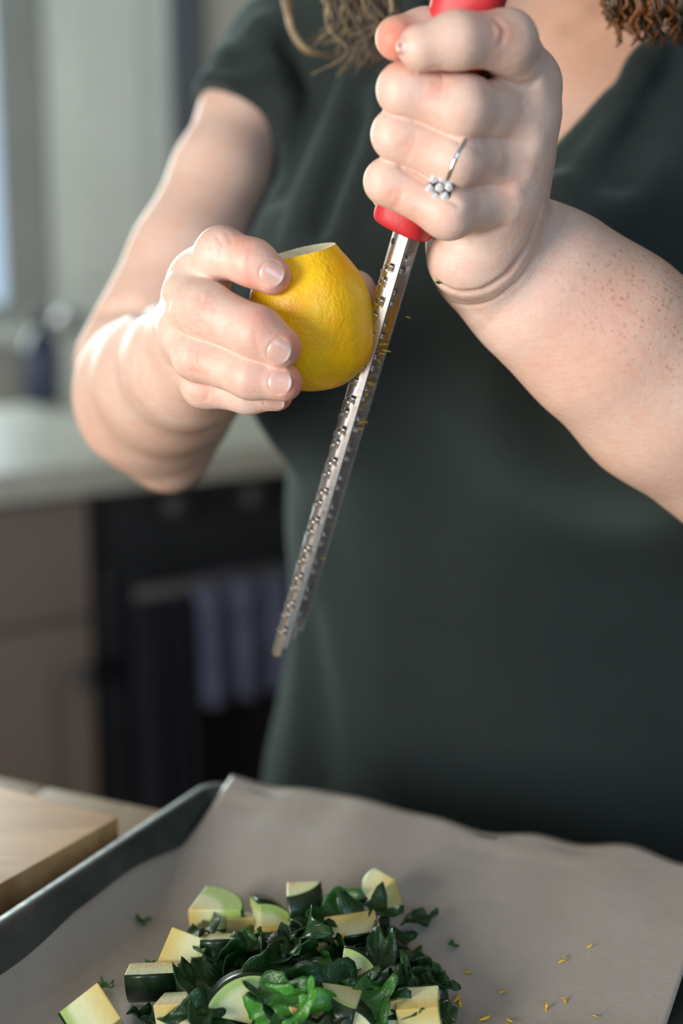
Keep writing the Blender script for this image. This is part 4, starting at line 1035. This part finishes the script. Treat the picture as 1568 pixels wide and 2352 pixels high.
Z(692, 2090, 14, 19, 78, (.65, -.75, .10), (-.12, .05, 1), 'upright zucchini piece turning its dark green rind outward', 2)
Z(874, 2054, 14, 12, 90, (-.85, .15, -.2), (.35, -.25, .9), 'small zucchini piece standing off by itself near the curled paper')
Z(808, 2144, 12, 20, 75, (.15, -.55, -.8), (1, .12, .05), 'flat-topped zucchini slice with a thin pale face, rind below', 6)
Z(420, 2198, 16, 15, 78, (.75, .25, -.55), (-.25, .25, .95), 'tall zucchini block with a white face next to the dark-rimmed wedge')
Z(352, 2262, 14, 19, 72, (.02, -.88, -.42), (1, -.06, .02), 'zucchini wedge with dark rind in front lying apart beside two leaf scraps')
Z(500, 2192, 15, 13, 80, (.05, -.9, -.35), (1, .05, 0), 'zucchini piece with dark rind front and pale top below the large block', 1)
Z(632, 2160, 13, 15, 85, (.1, .6, -.75), (1, -.25, .1), 'yellowish zucchini piece under the wedge with arching rind')
Z(742, 2186, 10, 11, 70, (-.3, .5, -.8), (.9, .3, .1), 'small pale zucchini triangle half buried in dark leaves', 6)
Z(546, 2294, 17, 11, 92, (-.45, .15, .80), (.15, -.93, .28), 'rounded zucchini slice with a green-edged pale face turned forward', 4)
Z(222, 2328, 17, 15, 78, (-.55, .35, -.75), (.75, -.55, -.35), 'pale zucchini chunk farthest from the leaves')
Z(412, 2336, 14, 15, 80, (.2, .6, -.75), (1, -.1, .08), 'flat yellowish zucchini piece half under a curled leaf')
Z(670, 2228, 11, 9, 80, (.5, .3, -.8), (.5, -.8, .3), 'little zucchini wedge peeking out between two big leaves', 4)
Z(822, 2236, 16, 12, 88, (.72, .2, .55), (-.25, -.92, .28), 'yellow zucchini slice with rind curving round its side', 4)
Z(702, 2342, 14, 13, 80, (-.3, .4, -.85), (.9, .4, .1), 'pale zucchini chunk under the bright green leaves', 2)
Z(786, 2326, 15, 15, 76, (-.70, -.62, .12), (.25, .05, 1), 'zucchini chunk with dark rind on one side and a tan face', 2)
Z(962, 2338, 14, 15, 84, (.15, .75, -.6), (1, -.1, .15), 'white-topped zucchini cube at the edge of the pile beside the zest')
Z(890, 2332, 13, 12, 80, (.1, .5, -.85), (1, .15, .1), 'tan zucchini piece between the white cube and dark leaves')
Z(828, 2348, 12, 10, 85, (.7, -.1, .65), (-.1, -.95, .2), 'zucchini slice with a bright green rim beside the tan piece', 3)

# ------------------------------------------------------------------ chopped leaves
def leaf_mat(name, a, b):
    n = N(name); f = n.noise(260, 4, .6); v = n.node('ShaderNodeTexVoronoi', Scale=330.0, feature='DISTANCE_TO_EDGE'); n.l(n.obj(), v.inputs['Vector'])
    n.set(Base_Color=n.ramp(f, [(.3, a), (.7, b)]), Roughness=.36, Subsurface_Weight=.08, Subsurface_Scale=.001); n.bump(n.math('MINIMUM', v.outputs['Distance'], .12), .5, .0012); return n.m
M_LEAF = [leaf_mat('parsley_dark', (.006, .030, .007), (.016, .065, .013)), leaf_mat('parsley_mid', (.014, .075, .010), (.040, .16, .022)), leaf_mat('parsley_bright', (.03, .16, .012), (.07, .30, .03))]
def leaf_mesh(seed, Lm, wd, curl):
    r = random.Random(seed); nr, na = 6, 34; V, Fc = [(0, 0, 0)], []; lob = r.choice([3, 4, 5]); p0 = r.uniform(0, 6.3); ja = [r.uniform(-.05, .05) for _ in range(na)]; f1, f2 = r.uniform(2, 4), r.uniform(0, 6.3)
    for j in range(1, nr + 1):
        for k in range(na):
            a = 2 * math.pi * k / na; q = j / nr; rad = (1 + .26 * math.cos(lob * a + p0) * q + ja[k] * q + .045 * math.sin(11 * a + p0) * q)
            x, y = Lm * .5 * rad * q * math.cos(a), wd * .5 * rad * q * math.sin(a)
            z = curl * (y / (wd * .5)) ** 2 * wd * .30 + .14 * Lm * math.sin(f1 * x / Lm * 2 + f2) * q + .05 * Lm * math.sin(6 * a + p0) * q * q + .25 * curl * Lm * (x / Lm) ** 2
            V.append((x, y, z))
    for k in range(na): Fc.append((0, 1 + k, 1 + (k + 1) % na))
    for j in range(nr - 1):
        for k in range(na): a = 1 + j * na + k; b = 1 + j * na + (k + 1) % na; Fc.append((a, a + na, b + na, b))
    return np_mesh('leaf', np.array(V) / 1000, Fc)
lr = random.Random(11)
def leaf(px, py, Lm, wd, curl, rot, mi, lift, label, group=None, tilt=None):
    me = leaf_mesh(lr.random(), Lm, wd, curl); me.materials.append(M_LEAF[mi]); o = bpy.data.objects.new('parsley_leaf', me); C.objects.link(o)
    tl = tilt if tilt is not None else (lr.uniform(-.6, .6), lr.uniform(-.5, .5)); o.rotation_euler = (tl[0], tl[1], rot)
    Mr = o.rotation_euler.to_matrix(); zmin = min((Mr @ v.co).z for v in me.vertices); zmax = max((Mr @ v.co).z for v in me.vertices)
    c, z = on_paper(px, py, lift / 1000 + (zmax - zmin) / 2); z += .0008 + lift / 1000; o.location = (c[0], c[1], z - zmin)
    md = o.modifiers.new('thick', 'SOLIDIFY'); md.thickness = .00035
    return tag(o, label, 'leaf', group)
leaf(325, 2058, 6, 4, .6, .3, 1, 0, 'tiny leaf scrap on bare paper near the pan wall', tilt=(.2, .2))
leaf(242, 2262, 9, 5, .9, 2.1, 1, 0, 'curled leaf scrap on bare paper left of the dark-rinded wedge', tilt=(.5, .4))
leaf(343, 2222, 8, 3, .4, 1.5, 1, 0, 'narrow leaf scrap standing behind the dark-rinded wedge', tilt=(.2, 1.0))
leaf(330, 2330, 15, 7, 1.0, .9, 0, 0, 'dark curled leaf between the pale chunk and the flat yellowish piece', tilt=(.4, .3))
leaf(965, 2106, 13, 8, .8, .2, 0, 0, 'dark crumpled leaf lying apart near the curled paper', tilt=(.3, -.2))
leaf(1040, 2172, 4, 3.5, .4, .2, 1, 0, 'speck of green leaf alone on the paper beyond the pile', tilt=(.1, .1))
leaf(905, 2148, 17, 8, .6, .1, 0, 0, 'long dark leaf flat on the paper behind the leafy clump', tilt=(.2, .05))
leaf(780, 2095, 26, 17, 1.0, .2, 1, 4, 'broad shiny leaf behind the flat-topped zucchini slice', tilt=(.75, .25))
leaf(622, 2235, 26, 20, .7, 1.2, 0, 8, 'broad dark leaf lying in the middle of the pile', tilt=(.75, -.2))
leaf(655, 2318, 30, 17, .9, .1, 2, 6, 'bright green wet leaf over the pale chunk', tilt=(.7, -.15))
leaf(640, 2275, 20, 12, 1.0, .0, 1, 16, 'folded mid green leaf above the bright wet leaf', tilt=(.6, .1))
leaf(755, 2252, 30, 13, 1.0, .15, 0, 12, 'long dark leaf beside the yellow slice', tilt=(.5, -.1))
leaf(440, 2318, 20, 9, 1.2, .25, 0, 10, 'curled dark leaf resting on the flat yellowish piece', tilt=(.4, -.1))
leaf(700, 2300, 16, 6, .6, .5, 2, 16, 'small bright leaf tip sticking up from the pile', tilt=(.2, -.9))
leaf(858, 2300, 28, 12, 1.1, -.1, 0, 8, 'dark frilly leaf in front of the yellow slice', tilt=(.45, .1))
PG = 'chopped parsley among the zucchini'; PL = 'dark chopped parsley leaf in the zucchini pile'
spots_px = [(470, 2135, 14), (560, 2150, 16), (585, 2192, 18), (530, 2222, 18), (470, 2245, 16), (440, 2255, 14), (600, 2260, 16), (690, 2160, 18), (670, 2190, 18), (720, 2130, 20), (705, 2215, 20), (740, 2155, 18),
            (780, 2175, 18), (845, 2110, 18), (860, 2165, 18), (815, 2195, 20), (765, 2215, 18), (870, 2200, 18), (600, 2220, 18), (555, 2250, 16), (480, 2290, 12), (500, 2335, 14), (590, 2335, 14), (640, 2350, 16), (745, 2300, 18),
            (800, 2280, 18), (845, 2270, 16), (880, 2280, 14), (860, 2090, 14), (520, 2180, 12), (650, 2140, 12), (735, 2345, 14), (850, 2330, 14), (460, 2345, 12), (380, 2345, 10), (575, 2170, 15), (640, 2195, 20), (690, 2240, 16), (725, 2265, 18), (780, 2240, 16), (830, 2305, 18), (610, 2300, 16), (560, 2215, 16), (845, 2140, 16), (800, 2115, 16), (660, 2265, 18), (500, 2255, 14), (875, 2245, 15)]
for x, y, s in spots_px:
    mi_ = lr.choice([0, 0, 0, 1]); PL = ('dark' if mi_ == 0 else 'brighter green') + ' parsley leaf against the ' + nearest(x, y)
    leaf(x, y, s * lr.uniform(1.2, 1.7), s * lr.uniform(.7, 1.1), lr.uniform(.15, .8), lr.uniform(0, 6.3), mi_, lr.uniform(1, 11), PL, PG)
PL2 = 'dark chopped parsley leaf in the frilly clump beyond the yellow slice'
for x, y, s in [(915, 2215, 14), (950, 2225, 14), (985, 2235, 14), (1010, 2265, 12), (935, 2255, 14), (970, 2265, 14), (905, 2245, 14), (930, 2195, 11), (1000, 2240, 10), (945, 2290, 12), (985, 2300, 12), (905, 2310, 12), (1025, 2325, 10), (930, 2315, 12), (1000, 2335, 10), (890, 2185, 10)]:
    leaf(x, y, s * lr.uniform(1.1, 1.5), s * lr.uniform(.45, .7), lr.uniform(.7, 1.3), lr.uniform(0, 6.3), lr.choice([0, 0, 1]), lr.uniform(0, 9), PL2, 'chopped parsley in the frilly clump')
def skin_leaf(px, py, s, label, rot):
    P, _ = FA.trace([(px, py)]); n_ = FA.grad(P, 1.0)[0]; me = leaf_mesh(lr.random(), s, s * .5, .2); me.materials.append(M_LEAF[1]); o = bpy.data.objects.new('parsley_scrap', me); C.objects.link(o)
    xa_ = nrm(np.cross(n_, [0, 0, 1])); ya_ = np.cross(n_, xa_); o.matrix_world = frame((P[0] + n_ * .35) / 1000, xa_ * math.cos(rot) + ya_ * math.sin(rot), -xa_ * math.sin(rot) + ya_ * math.cos(rot)); tag(o, label, 'leaf')
skin_leaf(1007, 647, 3.4, 'tiny green leaf scrap stuck to the heel of the fist', .4)
skin_leaf(921, 112, 3.2, 'tiny green leaf scrap stuck by the index fingernail of the fist', 1.5)

# ------------------------------------------------------------------ lemon zest
M_ZEST = simple('lemon_zest_shred', (.80, .50, .02), .45, 0, .2, 300)
def zest_obj(p, s, label, group=None, seed=0):
    r = random.Random(seed); bm_pts = []; k = r.randint(3, 5); d = Vector((r.uniform(-1, 1), r.uniform(-1, 1), r.uniform(-.3, .3))).normalized(); q = Vector((0, 0, 0))
    for i in range(k): bm_pts.append(q.copy()); d = (d + Vector((r.uniform(-.7, .7), r.uniform(-.7, .7), r.uniform(-.5, .5)))).normalized(); q += d * s / k / 1000
    me = tube_mesh('zest', bm_pts, [s * .10 / 1000] + [s * .17 / 1000] * (k - 2) + [s * .06 / 1000], 6, .45); me.materials.append(M_ZEST)
    o = bpy.data.objects.new('lemon_zest', me); C.objects.link(o); o.location = Vector(p) - (bm_pts[0] + bm_pts[-1]) / 2; return tag(o, label, 'zest', group)
for i, (x, y, s) in enumerate([(880, 792, 4.5), (887, 806, 5.5), (868, 830, 4), (850, 884, 5), (842, 906, 4), (823, 938, 4), (832, 972, 5.5), (826, 985, 5), (741, 1284, 4), (846, 880, 4), (876, 815, 4)]):
    d = 1 / ((1 - (y / 1490)) / .477 + (y / 1490) / .600); zest_obj(Pw(x, y, d + .004), s, 'curl of lemon zest clinging to the back of the grater blade', 'zest on the grater blade', 50 + i)
zest_obj(Pw(937, 729, .533), 3.0, 'single shred of lemon zest falling beside the blade', None, 7)
for i, (x, y, s) in enumerate([(1048, 2300, 6), (1056, 2312, 5), (1255, 2318, 5), (1113, 2345, 6), (1170, 2350, 5), (1295, 2305, 4), (1075, 2238, 5), (1300, 2200, 4), (1353, 2170, 4), (1290, 2212, 4), (1365, 2340, 4), (1155, 2285, 4), (1010, 2265, 5), (995, 2305, 5), (1020, 2300, 4)]):
    p, zp = on_paper(x, y); p = (p[0], p[1], zp + .0012); zest_obj(p, s, 'shred of lemon zest scattered on the bare parchment', 'zest on the parchment', 90 + i)
for i, (x, y, s, z) in enumerate([(690, 2150, 6, 16), (715, 2152, 6, 16), (680, 2140, 5, 15), (765, 2222, 6, 18), (930, 2235, 5, 9), (955, 2275, 5, 8), (900, 2290, 5, 9), (790, 2150, 5, 17), (870, 2225, 5, 14)]):
    p, zp = on_paper(x, y, z / 1000); zest_obj(p, s, 'shred of lemon zest on leaves by the ' + nearest(x, y), 'zest on the chopped vegetables', 130 + i)

# ------------------------------------------------------------------ seat every thing's empty at its own base
bpy.context.view_layer.update()
for o in [o for o in C.objects if o.type == 'EMPTY' and o.parent is None and o.location.length < 1e-9]:
    ms = [c for c in o.children_recursive if c.type == 'MESH']; pts = [c.matrix_world @ Vector(b) for c in ms for b in c.bound_box]
    lo_ = Vector([min(p[i] for p in pts) for i in range(3)]); hi_ = Vector([max(p[i] for p in pts) for i in range(3)])
    o.location = ((lo_.x + hi_.x) / 2, (lo_.y + hi_.y) / 2, lo_.z)
    for c in o.children: c.matrix_parent_inverse = Matrix.Translation(-o.location) @ c.matrix_parent_inverse
